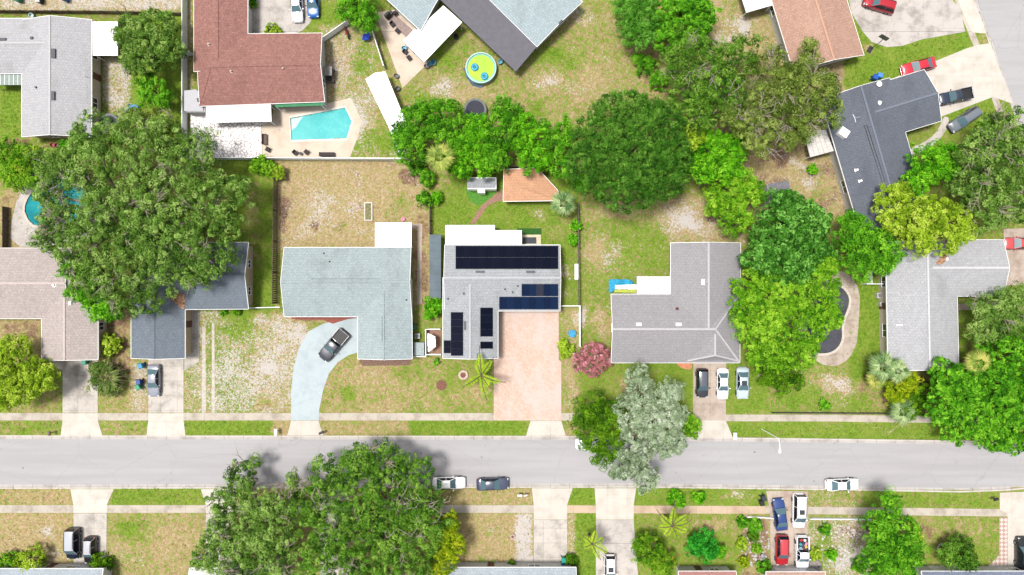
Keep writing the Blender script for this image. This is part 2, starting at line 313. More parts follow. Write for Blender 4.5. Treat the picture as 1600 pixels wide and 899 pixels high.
    B = [(690, 135, 22, 14, -.1, .35, 0), (740, 145, 30, 12, -.3, .1, .25), (870, 92, 28, 14, .4, -.1, 0), (865, 130, 30, 12, -.2, .3, 0), (905, 25, 14, 18, -.2, .5, 0), (700, 85, 25, 16, .35, -.1, 0), (930, 130, 30, 30, -.2, .08, 0), (840, 170, 12, 10, .5, -.1, 0), (660, 150, 20, 12, .3, 0, 0),
         (510, 320, 42, 26, -.1, .28, 0), (480, 365, 25, 15, 0, .22, 0), (560, 360, 40, 6, 0, .2, 0), (625, 320, 14, 25, .4, -.1, 0), (600, 340, 45, 20, .12, -.05, 0), (640, 385, 6, 20, .2, 0, 0), (495, 358, 7, 6, -.1, -.3, .6), (535, 365, 6, 5, .4, -.3, .3), (440, 330, 8, 60, -.1, 0, .3), (640, 270, 20, 15, .15, 0, .3),
         (398, 330, 14, 42, -.45, .05, .05), (400, 400, 8, 20, -.25, 0, 0), (375, 300, 12, 60, .2, 0, 0), (405, 450, 18, 25, .1, 0, 0),
         (690, 285, 20, 14, -.35, .05, .15), (840, 340, 12, 10, -.2, .35, .05), (770, 310, 10, 10, -.1, .2, .1), (890, 345, 12, 18, -.2, .1, .1), (865, 362, 20, 12, -.2, .15, 0), (888, 425, 7, 12, -.3, .4, 0), (884, 462, 8, 8, -.1, .35, .1), (812, 340, 5, 25, .1, .12, 0),
         (960, 330, 40, 12, -.4, .1, .2), (1055, 340, 40, 20, -.3, .2, .1), (1080, 355, 22, 12, -.3, .35, 0), (925, 390, 18, 30, -.3, .1, .1), (960, 400, 20, 14, -.1, .3, 0), (940, 500, 14, 22, -.4, .15, .3), (1040, 410, 20, 10, .2, 0, 0), (1000, 370, 30, 20, .15, 0, 0), (1120, 330, 26, 20, -.1, 0, .4),
         (375, 520, 30, 16, .25, -.25, 0), (420, 580, 25, 20, -.1, .25, .1), (350, 600, 20, 30, .1, .1, 0), (430, 635, 30, 8, 0, -.3, .4), (420, 595, 8, 6, 0, -.3, .5), (330, 545, 8, 50, .2, -.1, 0),
         (570, 590, 30, 14, -.2, .12, 0), (620, 610, 30, 12, -.1, .12, 0), (549, 611, 7, 6, .6, -.2, 0), (640, 585, 25, 14, .2, 0, 0), (655, 640, 20, 8, .3, 0, 0), (600, 640, 50, 6, -.2, 0, .1), (700, 600, 15, 18, .15, 0, .1), (730, 620, 25, 14, -.2, 0, .15), (760, 580, 12, 30, .15, 0, 0), (900, 500, 12, 14, -.3, .45, 0), (895, 600, 9, 30, -.2, .1, .1), (985, 600, 25, 20, -.3, 0, .5), (1060, 580, 20, 25, .15, 0, 0), (900, 580, 6, 10, -.2, 0, .2),
         (1300, 600, 26, 14, -.35, .3, .1), (1320, 590, 12, 18, -.2, .25, .1), (1260, 620, 25, 12, .3, -.1, 0), (1180, 600, 14, 18, .1, -.1, 0), (1180, 585, 8, 10, 0, .3, 0), (1340, 630, 20, 10, .2, 0, 0), (1400, 668, 20, 5, -.2, .25, 0), (1300, 668, 30, 5, -.1, .15, 0), (1420, 680, 60, 5, .2, -.1, 0),
         (1260, 285, 20, 14, -.1, .35, -.2), (1215, 250, 30, 20, -.1, 0, .25), (1270, 262, 10, 8, .8, -.2, -.3), (1275, 300, 14, 30, .25, -.2, .1), (1240, 255, 12, 8, -.1, .4, -.2), (1160, 40, 22, 14, -.1, .4, 0), (1150, 20, 20, 20, .1, 0, 0), (1130, 60, 14, 8, 0, .3, 0), (1090, 75, 40, 40, 0, 0, .2),
         (1400, 95, 60, 12, .1, 0, 0), (1355, 75, 14, 8, -.5, 0, .3), (600, 225, 18, 18, .5, -.4, -.1), (565, 230, 14, 14, .3, -.2, 0), (530, 90, 18, 22, -.3, .15, .4), (570, 110, 18, 14, .4, -.1, 0), (555, 190, 14, 20, -.1, .3, 0), (505, 30, 24, 14, .2, -.1, 0), (575, 80, 14, 14, .3, -.1, 0), (510, 130, 12, 24, -.2, .1, .35),
         (180, 175, 30, 12, .2, -.1, .1), (240, 200, 40, 30, 0, 0, .1), (60, 775, 50, 8, -.1, 0, 0), (205, 830, 30, 20, .35, -.1, 0), (270, 850, 30, 25, -.15, .1, 0), (190, 860, 18, 12, -.1, .15, .1), (210, 880, 30, 12, .1, .2, 0), (85, 835, 14, 12, -.1, .35, 0), (80, 870, 20, 10, 0, .3, .2), (40, 850, 30, 30, -.1, 0, .1),
         (775, 820, 20, 20, .12, .15, -.1), (760, 880, 40, 6, .3, .2, .1), (895, 850, 5, 40, 0, .1, .1), (1110, 815, 25, 10, -.5, .1, .25), (1150, 830, 12, 14, -.2, 0, .2), (1030, 815, 20, 10, -.1, 0, .2), (1150, 775, 20, 8, -.3, .4, 0), (1330, 830, 20, 14, -.2, .1, .5), (1320, 870, 22, 20, 0, .25, 0), (1285, 850, 12, 30, .3, -.15, 0), (1500, 830, 50, 14, -.12, 0, .1), (1530, 860, 25, 14, .1, 0, 0), (1450, 830, 14, 25, -.1, 0, .4), (1540, 190, 14, 8, .1, 0, .2), (30, 610, 20, 20, .1, 0, .3), (90, 600, 8, 40, .1, 0, 0), (50, 670, 30, 5, .2, 0, 0), (200, 672, 20, 5, .1, .1, 0), (20, 220, 20, 8, 0, 0, .4), (1520, 520, 18, 30, .1, 0, .15)]
    def fbm(sc, sd):
        r0 = np.random.RandomState(sd); v = 0
        for o_ in range(4):
            a1, a2, p1, p2 = r0.rand(4)*6.28; f_ = 2**o_/sc; v = v+np.sin((X*np.cos(a1)+Y*np.sin(a1))*f_+p1+1.5*np.sin((X*np.cos(a2)+Y*np.sin(a2))*f_*.8+p2))/(1.4**o_)
        return v
    XW = X+5*fbm(16, 1); YW = Y+5*fbm(16, 2); NS = np.clip(.5+.28*fbm(9, 3), 0, 1)
    for bx, by, rx, ry, g, s, d in B:
        w = np.exp(-(((XW-bx)/rx)**2+((YW-by)/ry)**2)); w = w*(.65+.7*NS)
        c[..., 0] += g*w*1.3; c[..., 1] += s*w*1.2; c[..., 2] += d*w*1.2
    c = np.clip(c, 0, 1)
    global COVER; COVER = (gx, gy, c)
    Z = np.zeros(X.shape); low = inpoly(X, Y, grow(ROAD, 3)) | inpoly(X, Y, grow(ROAD2, 3)); Z[low] = -.22
    vs = np.stack([(X-800)*.1, (449.5-Y)*.1, Z], -1).reshape(-1, 3)
    ny, nx = X.shape; i = np.arange(ny*nx).reshape(ny, nx)
    f = np.stack([i[1:, :-1], i[1:, 1:], i[:-1, 1:], i[:-1, :-1]], -1).reshape(-1, 4)
    pools = [POOL1, POOL2, POOL3]
    cx = X[:-1, :-1].ravel()+2; cy = Y[:-1, :-1].ravel()+2; keep = np.ones(len(f), bool)
    for p in pools: keep &= ~inpoly(cx, cy, grow(p, 1.0))
    f = f[keep]
    me = npmesh('ground', vs, f)
    ca = me.color_attributes.new('cover', 'FLOAT_COLOR', 'POINT')
    ca.data.foreach_set('color', np.concatenate([c.reshape(-1, 3), np.ones((ny*nx, 1))], 1).astype(np.float32).ravel())
    me.materials.append(ground_mat()); o = bpy.data.objects.new('ground', me); COL.objects.link(o); tag(o, 'patchy lawn and sandy soil of the lots', kind='structure')
def npmesh(name, vs, f):
    me = bpy.data.meshes.new(name); me.vertices.add(len(vs)); me.vertices.foreach_set('co', np.ascontiguousarray(vs, np.float32).ravel())
    k = f.shape[1]; me.loops.add(f.size); me.loops.foreach_set('vertex_index', np.ascontiguousarray(f, np.int32).ravel())
    me.polygons.add(len(f)); me.polygons.foreach_set('loop_start', np.arange(0, f.size, k, dtype=np.int32)); me.polygons.foreach_set('loop_total', np.full(len(f), k, np.int32))
    me.update(calc_edges=True); me.validate(); return me
POOL1 = [(453.5, 185), (539, 168.5), (549.5, 190), (541.5, 216.5), (455.5, 219)]
POOL2 = smoothpoly([(36, 322), (58, 288), (95, 276), (136, 296), (138, 330), (104, 352), (80, 345), (58, 355), (44, 345)])
POOL3 = smoothpoly([(1295, 448), (1312, 446), (1327, 462), (1326, 480), (1314, 506), (1317, 530), (1306, 548), (1285, 554), (1262, 548), (1258, 520), (1272, 480)])
make_ground()
def struct(name, mb, mat, label=None): return tag(mb.build(name, mat), label, kind='structure')
rm = road_mat()
struct('road', MB().prism([W(x, y)[:2] for x, y in ROAD], -.24, -.12), rm, 'grey asphalt street running left to right')
struct('side_road', MB().prism([W(x, y)[:2] for x, y in ROAD2], -.244, -.124), rm, 'grey asphalt street in the top right corner')
kc = concrete('kerb_concrete', (226, 219, 212), (190, 180, 170), 3, 50, st=.8, crack=0)
def offs(a, d):
    out = []
    for i, p in enumerate(a):
        q0, q1 = a[max(i-1, 0)], a[min(i+1, len(a)-1)]; tx, ty = q1[0]-q0[0], q1[1]-q0[1]; L = math.hypot(tx, ty); out.append((p[0]-ty/L*d, p[1]+tx/L*d))
    return out
EXCL = [ROAD, ROAD2]
def strip(name, line, w, z0, z1, mat, label):
    a = offs(line, w/2); b = offs(line, -w/2); EXCL.append(a+b[::-1])
    mb = MB()
    for i in range(len(line)-1):
        q = [W(*a[i])[:2], W(*a[i+1])[:2], W(*b[i+1])[:2], W(*b[i])[:2]]; mb.prism(q, z0, z1)
    return struct(name, mb, mat, label)
KN = [(-900, 681.5), (0, 681.5), (900, 682.5), (1200, 685.5), (1600, 691)]
KS = [(-900, 763.5), (0, 763), (1000, 761), (1300, 765), (1500, 768.5), (1570, 766), (1700, 755)]
kerb_line = lambda n, l, lab: (strip(n, l, 2.4, -.2, .012, kc, lab))
kerb_line('kerb', KN, 'concrete kerb along the north side of the street'); kerb_line('kerb', KS, 'concrete kerb along the south side of the street')
gut = concrete('gutter_concrete', (212, 206, 202), (168, 160, 154), 3, 50, st=.8, crack=0)
strip('gutter', offs(KN, 3.2), 4, -.2, -.112, gut, 'concrete gutter on the north road edge'); strip('gutter', offs(KS, -3.2), 4, -.2, -.112, gut, 'concrete gutter on the south road edge')
K2 = [(1375, -400), (1521, 0), (1548, 72), (1586, 180), (1640, 325)]
kerb_line('kerb', K2, 'concrete kerb along the side street'); strip('gutter', offs(K2, -3.2), 4, -.2, -.116, gut, 'concrete gutter along the side street')
walkm = concrete('pavement_concrete', (216, 206, 192), (168, 154, 140), 3.0, 40, st=.85, crack=.1, joint=.7)
walkp = concrete('pavement_pinkish', (222, 198, 172), (186, 156, 132), 2.4, 40, st=.7, crack=.1, joint=.7)
strip('pavement', [(-900, 651), (895, 651.5)], 11.5, -.1, .03, walkm, 'pale concrete pavement north of the street')
strip('pavement', [(895, 651.5), (1085, 653)], 11, -.1, .03, walkp, 'pavement under the street trees')
strip('pavement', [(1085, 653), (1300, 653.5), (1620, 658)], 10.5, -.1, .03, walkm, 'worn pavement in front of the chain link yard')
strip('pavement', [(-900, 795.5), (834, 795.5)], 12, -.1, .03, walkm, 'pale concrete pavement south of the street')
strip('pavement', [(834, 795.5), (1197, 797)], 12, -.1, .03, walkp, 'tan pavement south of the street')
strip('pavement', [(1197, 797), (1620, 802)], 11.5, -.1, .03, walkm, 'pavement at the lower right')
strip('pavement', [(1360, -380), (1497, 0), (1526, 72), (1562, 175)], 10, -.1, .03, walkm, 'pavement along the side street')
cw = concrete('driveway_white', (231, 224, 214), (196, 184, 170), 3, 3, st=.55, crack=0, joint=.82); cg = concrete('driveway_grey', (222, 214, 205), (160, 152, 146), 2.6, 2.3, st=.8, crack=.2, off=(.3, .8), joint=.65)
cold = concrete('driveway_old', (222, 214, 208), (150, 142, 136), 40, 40, st=.7, crack=.25); cblue = concrete('driveway_blue_painted', (204, 217, 222), (176, 190, 198), 40, 40, st=.6, crack=.15)
ctan = concrete('driveway_tan', (212, 196, 182), (170, 148, 134), 2.6, 2.6, st=.8, crack=.2, off=(.2, 0), joint=.65); cdeck = concrete('deck_cream', (238, 222, 204), (206, 180, 158), 40, 40, st=.6, crack=0)
def slab(name, pts, mat, label, z=.036, z0=-.12): EXCL.append(pts); return struct(name, MB().prism([W(*p)[:2] for p in pts], z0, z), mat, label)
slab('driveway', [(98, 555), (153, 555), (153, 645), (98, 645)], cg, 'stained concrete driveway of the pinkish roofed house')
slab('driveway_apron', [(98, 646), (153, 646), (153, 657), (160, 680.5), (95, 680.5), (98, 657)], cw, 'white apron at the far left', .04)
slab('driveway', [(232, 550), (287, 550), (287, 645), (232, 645)], cg, 'concrete driveway of the slate roofed house')
slab('driveway_apron', [(232, 646), (287, 646), (287, 657), (290, 680.5), (229, 680.5), (232, 657)], cw, 'white apron below the grey sedan', .04)
slab('path', [(289, 480), (311, 480), (311, 565), (288, 580)], cg, 'slab path beside the slate roofed house', .032)
slab('driveway', [(455, 657), (455, 610), (459, 575), (467, 545), (482, 518), (505, 506), (530, 500), (540, 495), (562, 488), (562, 550), (545, 555), (528, 566), (514, 584), (505, 610), (499, 640), (498, 657)], cblue, 'curving pale blue driveway')
slab('driveway_apron', [(455, 657.5), (498, 657.5), (505, 680.5), (449, 680.5)], cw, 'white apron of the curving driveway', .04)
slab('driveway_apron', [(829, 657.5), (877, 657.5), (884, 681), (822, 681)], cw, 'cream apron of the brick driveway', .04)
slab('driveway', [(1083, 560), (1134, 560), (1134, 657), (1083, 657)], ctan, 'tan driveway holding parked cars')
slab('driveway_apron', [(1083, 657.5), (1134, 657.5), (1145, 684), (1085, 684)], cw, 'white apron of the tan driveway', .04)
slab('driveway', [(115, 802), (167, 802), (166, 930), (115, 930)], cg, 'driveway at the lower left')
slab('driveway_apron', [(110, 764.5), (178, 764.5), (167, 789), (167, 801.5), (115, 801.5), (115, 789)], cw, 'wide white apron at lower left', .04)
slab('driveway_apron', [(314, 764.5), (372, 764.5), (362, 789), (362, 802), (322, 802), (322, 789)], cw, 'white apron beneath the oak', .04)
slab('driveway', [(322, 802.5), (362, 802.5), (362, 930), (322, 930)], cg, 'driveway beneath the oak')
slab('driveway', [(500, 764.5), (545, 764.5), (545, 930), (500, 930)], cg, 'driveway hidden under the large trees')
slab('driveway_apron', [(831, 763), (895, 763), (886, 789), (886, 812), (834, 812), (834, 789)], cw, 'white apron left of the tan pavement', .04)
slab('driveway', [(834, 812.5), (886, 812.5), (886, 930), (834, 930), (834, 880)], cg, 'concrete driveway with the paired bins')
slab('driveway', [(805, 891), (812, 877), (833, 868), (833, 900), (805, 900)], cold, 'rounded concrete corner path', .03)
slab('driveway_apron', [(929, 763), (994, 763), (990, 790), (990, 812), (931, 812), (931, 790)], cw, 'white apron by the silvery tree', .04)
slab('driveway', [(931, 812.5), (990, 812.5), (994, 870), (1000, 930), (931, 930)], cold, 'weathered driveway with a white car')
slab('driveway', [(1197, 767), (1262, 768), (1262, 930), (1205, 930), (1203, 800)], ctan, 'driveway holding four vehicles')
slab('driveway', [(1562, 770), (1620, 768), (1620, 930), (1574, 930), (1574, 802), (1562, 797)], cw, 'pale driveway at the lower right corner')
t = NT('diamond_pavers'); co = t.co(math.radians(45)); ck = t.n('ShaderNodeTexChecker'); ck.inputs['Scale'].default_value = 2.2; t.l(co, ck.inputs[0]); ck.inputs[1].default_value = C(226, 216, 208); ck.inputs[2].default_value = C(196, 160, 150)
slab('path', [(1561, 809), (1573.5, 809), (1573.5, 888), (1520, 890), (1545, 884), (1561, 868)], t.fin(ck.outputs[0], .85), 'red and cream diamond paver border', .034)
slab('driveway', [(1315, -60), (1500, -60), (1488, 0), (1500, 14), (1508, 50), (1440, 62), (1410, 72), (1385, 74), (1362, 66), (1348, 50), (1330, 20)], cold, 'cracked driveway with the basketball hoop')
slab('driveway_apron', [(1502, 16), (1497, 0), (1485, -30), (1508, -30), (1520, 0), (1541, 53), (1519, 51)], cw, 'white apron in the top right corner', .04)
slab('driveway', [(1370, 133), (1510, 76), (1524, 72), (1556, 150), (1472, 182), (1440, 190)], cw, 'bright concrete driveway of the charcoal roofed house')
slab('driveway_apron', [(1524.5, 71), (1547, 68), (1583, 163), (1552, 152)], cw, 'white apron below the side street corner', .04)
slab('path', smoothpoly([(1408, 232), (1430, 229), (1452, 218), (1468, 200), (1474, 182), (1484, 184), (1478, 206), (1460, 226), (1436, 240), (1410, 243)], 1), cg, 'curved footpath beside the charcoal roofed house', .032)
slab('driveway', [(1568, 358), (1640, 356), (1640, 446), (1568, 446)], ctan, 'driveway at the right edge')
slab('path', [(1497, 475), (1560, 470), (1560, 482), (1497, 485)], ctan, 'short path beside the light grey roof', .03)
slab('driveway', smoothpoly([(375, -60), (520, -60), (500, 10), (478, 46), (455, 56), (380, 60)], 1), cold, 'pale driveway at the top edge')
slab('patio', [(586, 20), (640, 12), (668, 100), (629, 138)], cdeck, 'long concrete patio')
slab('path', [(643, 350), (660, 350), (659, 380), (659, 475), (652, 475), (652, 358), (643, 358)], ctan, 'narrow concrete side path', .03)
slab('path', [(98, 556), (98, 580), (72, 566), (72, 556)], cg, 'angled entry path', .028)
trk = flat('track_sand', (216, 206, 194), .95, var=.12, scale=2)
slab('path', [(316, 510), (321, 510), (322, 645), (315, 645)], trk, 'sandy wheel track', .012); slab('path', [(331, 505), (335, 505), (336, 645), (331, 645)], trk, 'pale wheel track beside the lawn', .012)
# brick driveway
t = NT('brick_pavers'); co = t.co(math.radians(45)); br = t.n('ShaderNodeTexBrick'); t.l(co, br.inputs['Vector']); br.inputs['Scale'].default_value = 1
br.inputs['Brick Width'].default_value = .4; br.inputs['Row Height'].default_value = .2; br.inputs['Mortar Size'].default_value = .012; br.inputs['Color1'].default_value = C(228, 192, 172); br.inputs['Color2'].default_value = C(240, 216, 200); br.inputs['Mortar'].default_value = C(190, 160, 146)
f = t.noise(t.co(0, (1, .5, 1)), .3, 5, .6); g = t.noise(t.co(), 6, 4, .8)
col = t.mix(t.math('MULTIPLY', t.ramp(f, .4, .65), .75), br.outputs['Color'], C(226, 212, 206)); col = t.mix(t.math('MULTIPLY', t.ramp(g, .45, .8), .5), col, C(186, 150, 132)); pav = t.fin(col, .85, 0, .2)
slab('driveway', [(778, 480), (873, 480), (873, 562), (877, 566), (877, 657), (771.5, 657), (771.5, 560), (778, 560)], pav, 'wide salmon brick paver driveway')
t2 = flat('red_brick_path', (176, 136, 116), .9, var=.2, scale=6)
slab('path', [(783, 296), (790, 310), (762, 322), (742, 350), (734, 350), (752, 322)], t2, 'narrow red brick garden path', .02)
# white rock bed
t = NT('white_rock_bed'); vo = t.n('ShaderNodeTexVoronoi', feature='DISTANCE_TO_EDGE'); vo.inputs['Scale'].default_value = 1.9; t.l(t.mix(.35, t.co(), t.noise(t.co(), 2.2, 3, .6, 'Color'), 'ADD'), vo.inputs['Vector'])
col = t.mix(t.ramp(vo.outputs['Distance'], .0, .14), C(176, 160, 158), C(250, 246, 246)); col = t.mix(t.math('MULTIPLY', t.ramp(t.noise(t.co(), 3.5, 3), .55, .7), .5), col, C(196, 186, 184)); t.bump(vo.outputs['Distance'], .9, .15)
slab('gravel', [(298, 176), (424, 190), (408, 196), (410, 247), (296, 247)], t.fin(col, .8), 'bed of large white rocks inside the white fence', .06)
# ---------------------------------------------------------------- pools
def pool(name, label, water_px, deck_px, wm, deckm, copm, zw=-.12):
    c = W(sum(p[0] for p in water_px)/len(water_px), sum(p[1] for p in water_px)/len(water_px)); r = thing(name, label, 'swimming pool', c)
    wi = [W(*p)[:2] for p in water_px]; g1 = [W(*p)[:2] for p in grow(water_px, 3.5)]
    part(MB().ring(wi, g1, -1.2, .05), 'coping', copm, r)
    part(MB().prism(wi, -1.3, -1.2), 'basin', wm, r)
    part(MB().prism([W(*p)[:2] for p in grow(water_px, .5)], zw-.05, zw), 'water', wm, r)
    if deck_px:
        n = 48; cc = (c[0], c[1])                     # deck as a ring sampled by angle
        def ray(poly, th):
            best = 0
            for i in range(len(poly)):
                a, b = poly[i], poly[(i+1) % len(poly)]; dx, dy = math.cos(th), math.sin(th); ex, ey = b[0]-a[0], b[1]-a[1]; den = dx*ey-dy*ex
                if abs(den) < 1e-9: continue
                tt = ((a[0]-cc[0])*ey-(a[1]-cc[1])*ex)/den; u = ((a[0]-cc[0])*dy-(a[1]-cc[1])*dx)/den
                if tt > 0 and -1e-6 <= u <= 1+1e-6: best = max(best, tt)
            return (cc[0]+math.cos(th)*best, cc[1]+math.sin(th)*best)
        dp = [W(*p)[:2] for p in deck_px]; ths = sorted([2*math.pi*k/n for k in range(n)]+[math.atan2(p[1]-cc[1], p[0]-cc[0]) % (2*math.pi) for p in dp+g1])
        i2 = [ray(g1, th) for th in ths]; o2 = [ray(dp, th) for th in ths]
        part(MB().ring(i2, o2, -.1, .03), 'deck', deckm, r)
    return r
cop = flat('pool_coping', (246, 236, 226), .7)
p = pool('swimming_pool', 'turquoise angular in-ground pool with a cream deck', POOL1, [(424, 188), (428, 170), (507, 163), (548, 153), (566, 190), (560, 212), (547, 246), (410.5, 246), (408.5, 196)], water_mat('pool_water', (84, 200, 202), (108, 212, 212)), cdeck, cop)
mb = MB()
for k, (a, b) in enumerate(((8, .0), (12, -.04), (16, -.08))): mb.prism([W(455, 186+0)[:2], W(455+26-a, 182)[:2], W(462, 203-a*.5)[:2], W(455.6, 208-a*.6)[:2]], -.5, -.1-b*-1)
part(mb, 'step', flat('pool_step', (170, 238, 236), .4), p)
p = pool('swimming_pool', 'teal kidney shaped pool half hidden beneath the huge oak', POOL2, smoothpoly([(20, 330), (45, 268), (95, 258), (150, 280), (160, 330), (150, 372), (80, 386), (15, 386)], 1), water_mat('pool_teal', (14, 130, 140), (40, 168, 176)), cold, flat('coping_sand', (228, 214, 198), .8))
p = pool('swimming_pool', 'drained dark kidney shaped pool with a curved concrete deck', POOL3, smoothpoly([(1300, 420), (1328, 428), (1344, 455), (1342, 500), (1338, 545), (1318, 569), (1292, 574), (1262, 556), (1240, 520), (1262, 450)], 1), water_mat('pool_dark', (74, 74, 84), (90, 90, 100), .5), ctan, flat('coping_grey', (228, 218, 206), .8))
# ---------------------------------------------------------------- houses
white = flat('white_trim', (250, 250, 250), .5, var=.03); whiteroof = flat('white_metal_roof', (255, 255, 255), .45, var=.02)
stucco = {k: flat('stucco_'+k, v, .9, var=.06, scale=2) for k, v in dict(cream=(236, 222, 200), tan=(226, 204, 176), white=(238, 236, 232), brick=(206, 150, 128), grey=(206, 206, 204)).items()}
glassm = paint('window_glass', (40, 52, 60), .08); ventm = flat('vent_grey', (84, 84, 96), .6, var=.1); ventw = flat('vent_white', (250, 250, 250), .5, var=.02); ventd = flat('pipe_dark', (60, 58, 62), .6)
doorm = flat('door_paint', (120, 80, 66), .6); metal = flat('galvanised', (190, 192, 196), .4, .3, var=.06); darkm = flat('dark_plastic', (48, 48, 54), .6)
class House:
    def __init__(s, label, base, wallm, roofm, ridgem=None):
        s.r = thing('house', label, 'house', W(*base)); s.w = MB(); s.t = MB(); s.fa = MB(); s.rc = MB(); s.wings = []; s.wm, s.rm = wallm, roofm; s.rgm = ridgem or roofm
    def wing(s, c, axis='x', ze=2.9, pitch=.28, hip=(0, 0), walls=True, rot=None):
        if len(c) == 4 and not hasattr(c[0], '__len__'): x0, y0, x1, y1 = c; c = [(x0, y0), (x1, y0), (x1, y1), (x0, y1)]
        P = [W(x, y, ze) for x, y in c]; NW, NE, SE, SW = P
        A, B, Cc, D = (NW, NE, SE, SW) if axis == 'x' else (NE, SE, SW, NW)
        half = (A-D).length/2; zr = ze+pitch*half; up = Vector((0, 0, pitch*half)); ax = (B-A).normalized()
        R0 = (A+D)/2+up+ax*half*hip[0]; R1 = (B+Cc)/2+up-ax*half*hip[1]
        s.t.slabf([A, B, R1, R0], .14); s.t.slabf([D, Cc, R1, R0], .14)
        if hip[0]: s.t.slabf([A, R0, D], .14)
        if hip[1]: s.t.slabf([B, R1, Cc], .14)
        dn = Vector((0, 0, -.1)); o = (A-D).normalized()*.03
        s.fa.beam(A+dn+o, B+dn+o, .05, .2); s.fa.beam(D+dn-o, Cc+dn-o, .05, .2)
        for h, a, r, d, sg in ((hip[0], A, R0, D, -1), (hip[1], B, R1, Cc, 1)):
            q = ax*sg*.03
            if h: s.fa.beam(a+dn+q, d+dn+q, .05, .2)
            else: s.fa.beam(a+dn+q, r+dn+q, .05, .2); s.fa.beam(r+dn+q, d+dn+q, .05, .2)
        u3 = Vector((0, 0, .02)); s.rc.beam(R0+u3, R1+u3, .28, .05)
        if hip[0]: s.rc.beam(A+u3, R0+u3, .22, .05); s.rc.beam(D+u3, R0+u3, .22, .05)
        if hip[1]: s.rc.beam(B+u3, R1+u3, .22, .05); s.rc.beam(Cc+u3, R1+u3, .22, .05)
        i = .45; v = (D-A).normalized(); a, b, c2, d = A+ax*i+v*i, B-ax*i+v*i, Cc-ax*i-v*i, D+ax*i-v*i
        if walls:
            zt = ze+pitch*i-.17
            for q in (a, b, c2, d): q.z = zt
            m0, m1 = (a+d)/2, (b+c2)/2; m0.z = m1.z = zr-.17
            if hip[0]: m0.z = zt
            if hip[1]: m1.z = zt
            f = lambda q: Vector((q.x, q.y, -.1))
            vs = [f(a), f(b), f(c2), f(d), a, b, c2, d, m0, m1]
            s.w.add(vs, [(0, 1, 5, 4), (2, 3, 7, 6), (3, 0, 4, 8, 7), (1, 2, 6, 9, 5)])
        w = dict(a=a, b=b, c=c2, d=d, A=A, D=D, ax=ax, v=v, zr=zr, ze=ze, p=pitch, half=half, axis=axis); s.wings.append(w); return w
    def side(s, w, sd):                        # wall corners seen from outside, per compass side
        a, b, c, d = w['a'], w['b'], w['c'], w['d']
        N = {'x': {'N': (b, a), 'E': (c, b), 'S': (d, c), 'W': (a, d)}, 'y': {'E': (b, a), 'S': (c, b), 'W': (d, c), 'N': (a, d)}}
        return N[w['axis']][sd]
    def opening(s, w, sd, t, wd_=1.4, z0=.9, z1=2.1, kind='window'):
        p, q = s.side(w, sd); d = (q-p); d.z = 0; L = d.length; d.normalize(); n = Vector((d.y, -d.x, 0))
        ctr = (w['a']+w['b']+w['c']+w['d'])/4
        c = Vector((p.x, p.y, 0))+d*L*t
        if (c-Vector((ctr.x, ctr.y, 0))).dot(n) < 0: n = -n
        rz = math.atan2(d.y, d.x); c += n*.03; zc = (z0+z1)/2
        if kind == 'window':
            f = MB(); h = z1-z0
            for x in (-wd_/2, wd_/2, 0): f.box((c.x+d.x*x, c.y+d.y*x, zc), (.08, .1, h), rz)
            f.box((c.x, c.y, z0), (wd_+.08, .14, .08), rz); f.box((c.x, c.y, z1), (wd_+.08, .12, .08), rz)
            fr = part(f, 'window', white, s.r); part(MB().box((c.x, c.y, zc), (wd_-.04, .03, h-.04), rz), 'pane', glassm, fr)
        elif kind == 'garage':
            g = MB().box((c.x, c.y, zc), (wd_, .08, z1-z0), rz); dr = part(g, 'garage_door', white, s.r)
            m = MB()
            for k in range(1, 4): m.box((c.x+n.x*.05, c.y+n.y*.05, z0+(z1-z0)*k/4), (wd_-.1, .02, .04), rz)
            part(m, 'panel_seam', metal, dr)
        else:
            dr = part(MB().box((c.x, c.y, zc), (wd_, .08, z1-z0), rz), 'door', doorm, s.r); h = c+n*.07+d*wd_*.38
            part(MB().box((h.x, h.y, 1.0), (.06, .08, .14), rz), 'handle', metal, dr)
    def on(s, w, px, py, dz=0):
        z = w['ze']
        for _ in range(8):
            p = W(px, py, z); m = (w['A']+w['D'])/2; rel = p-m; dd = abs(rel.x*w['v'].x+rel.y*w['v'].y); z = w['zr']-w['p']*dd
        return W(px, py, z)+Vector((0, 0, dz))
    def done(s):
        part(s.w, 'wall', s.wm, s.r); s.roof = part(s.t, 'roof', s.rm, s.r); part(s.fa, 'fascia', white, s.roof); part(s.rc, 'ridge_cap', s.rgm, s.roof); return s
    def vent(s, w, px, py, lx, ly, m=None, h=.22, name='vent', rz=0):
        m = m or ventm; p = s.on(w, px, py); part(MB().box((p.x, p.y, p.z+h/2-.04), (lx*.1, ly*.1, h), rz), name, m, s.roof, bevel=.02)
    def pipe(s, w, px, py, m=None, r=.09, h=.35):
        p = s.on(w, px, py); part(MB().lathe(p, [(r*2, -.1), (r*2, .03), (r, .06), (r, h), (0, h)], 10), 'vent_pipe', m or ventd, s.roof)
    def cover(s, pts, z, m=whiteroof, name='patio_roof', slope=0, ribs=True, posts=True, zs=None, edge=None):
        zs = zs or [z]*len(pts); P = [W(x, y, zz) for (x, y), zz in zip(pts, zs)]
        pr = part(MB().slabf(P, .12), name, m, s.r)
        if ribs:
            g = MB(); L = (P[1]-P[0]).length; n = max(2, int(L/.6))
            for k in range(n+1):
                t = k/n; a = P[0].lerp(P[1], t); b = P[3].lerp(P[2], t); e = Vector((0, 0, .012)); g.beam(a+e, b+e, .05, .03)
            part(g, 'rib', edge or metal, pr)
        if posts:
            c = sum(P, Vector())/len(P)
            for q in P:
                q = q.lerp(c, .06); part(MB().tube([(q.x, q.y, -.05), (q.x, q.y, q.z-.1)], .06, 6), 'post', white, s.r)
        return pr
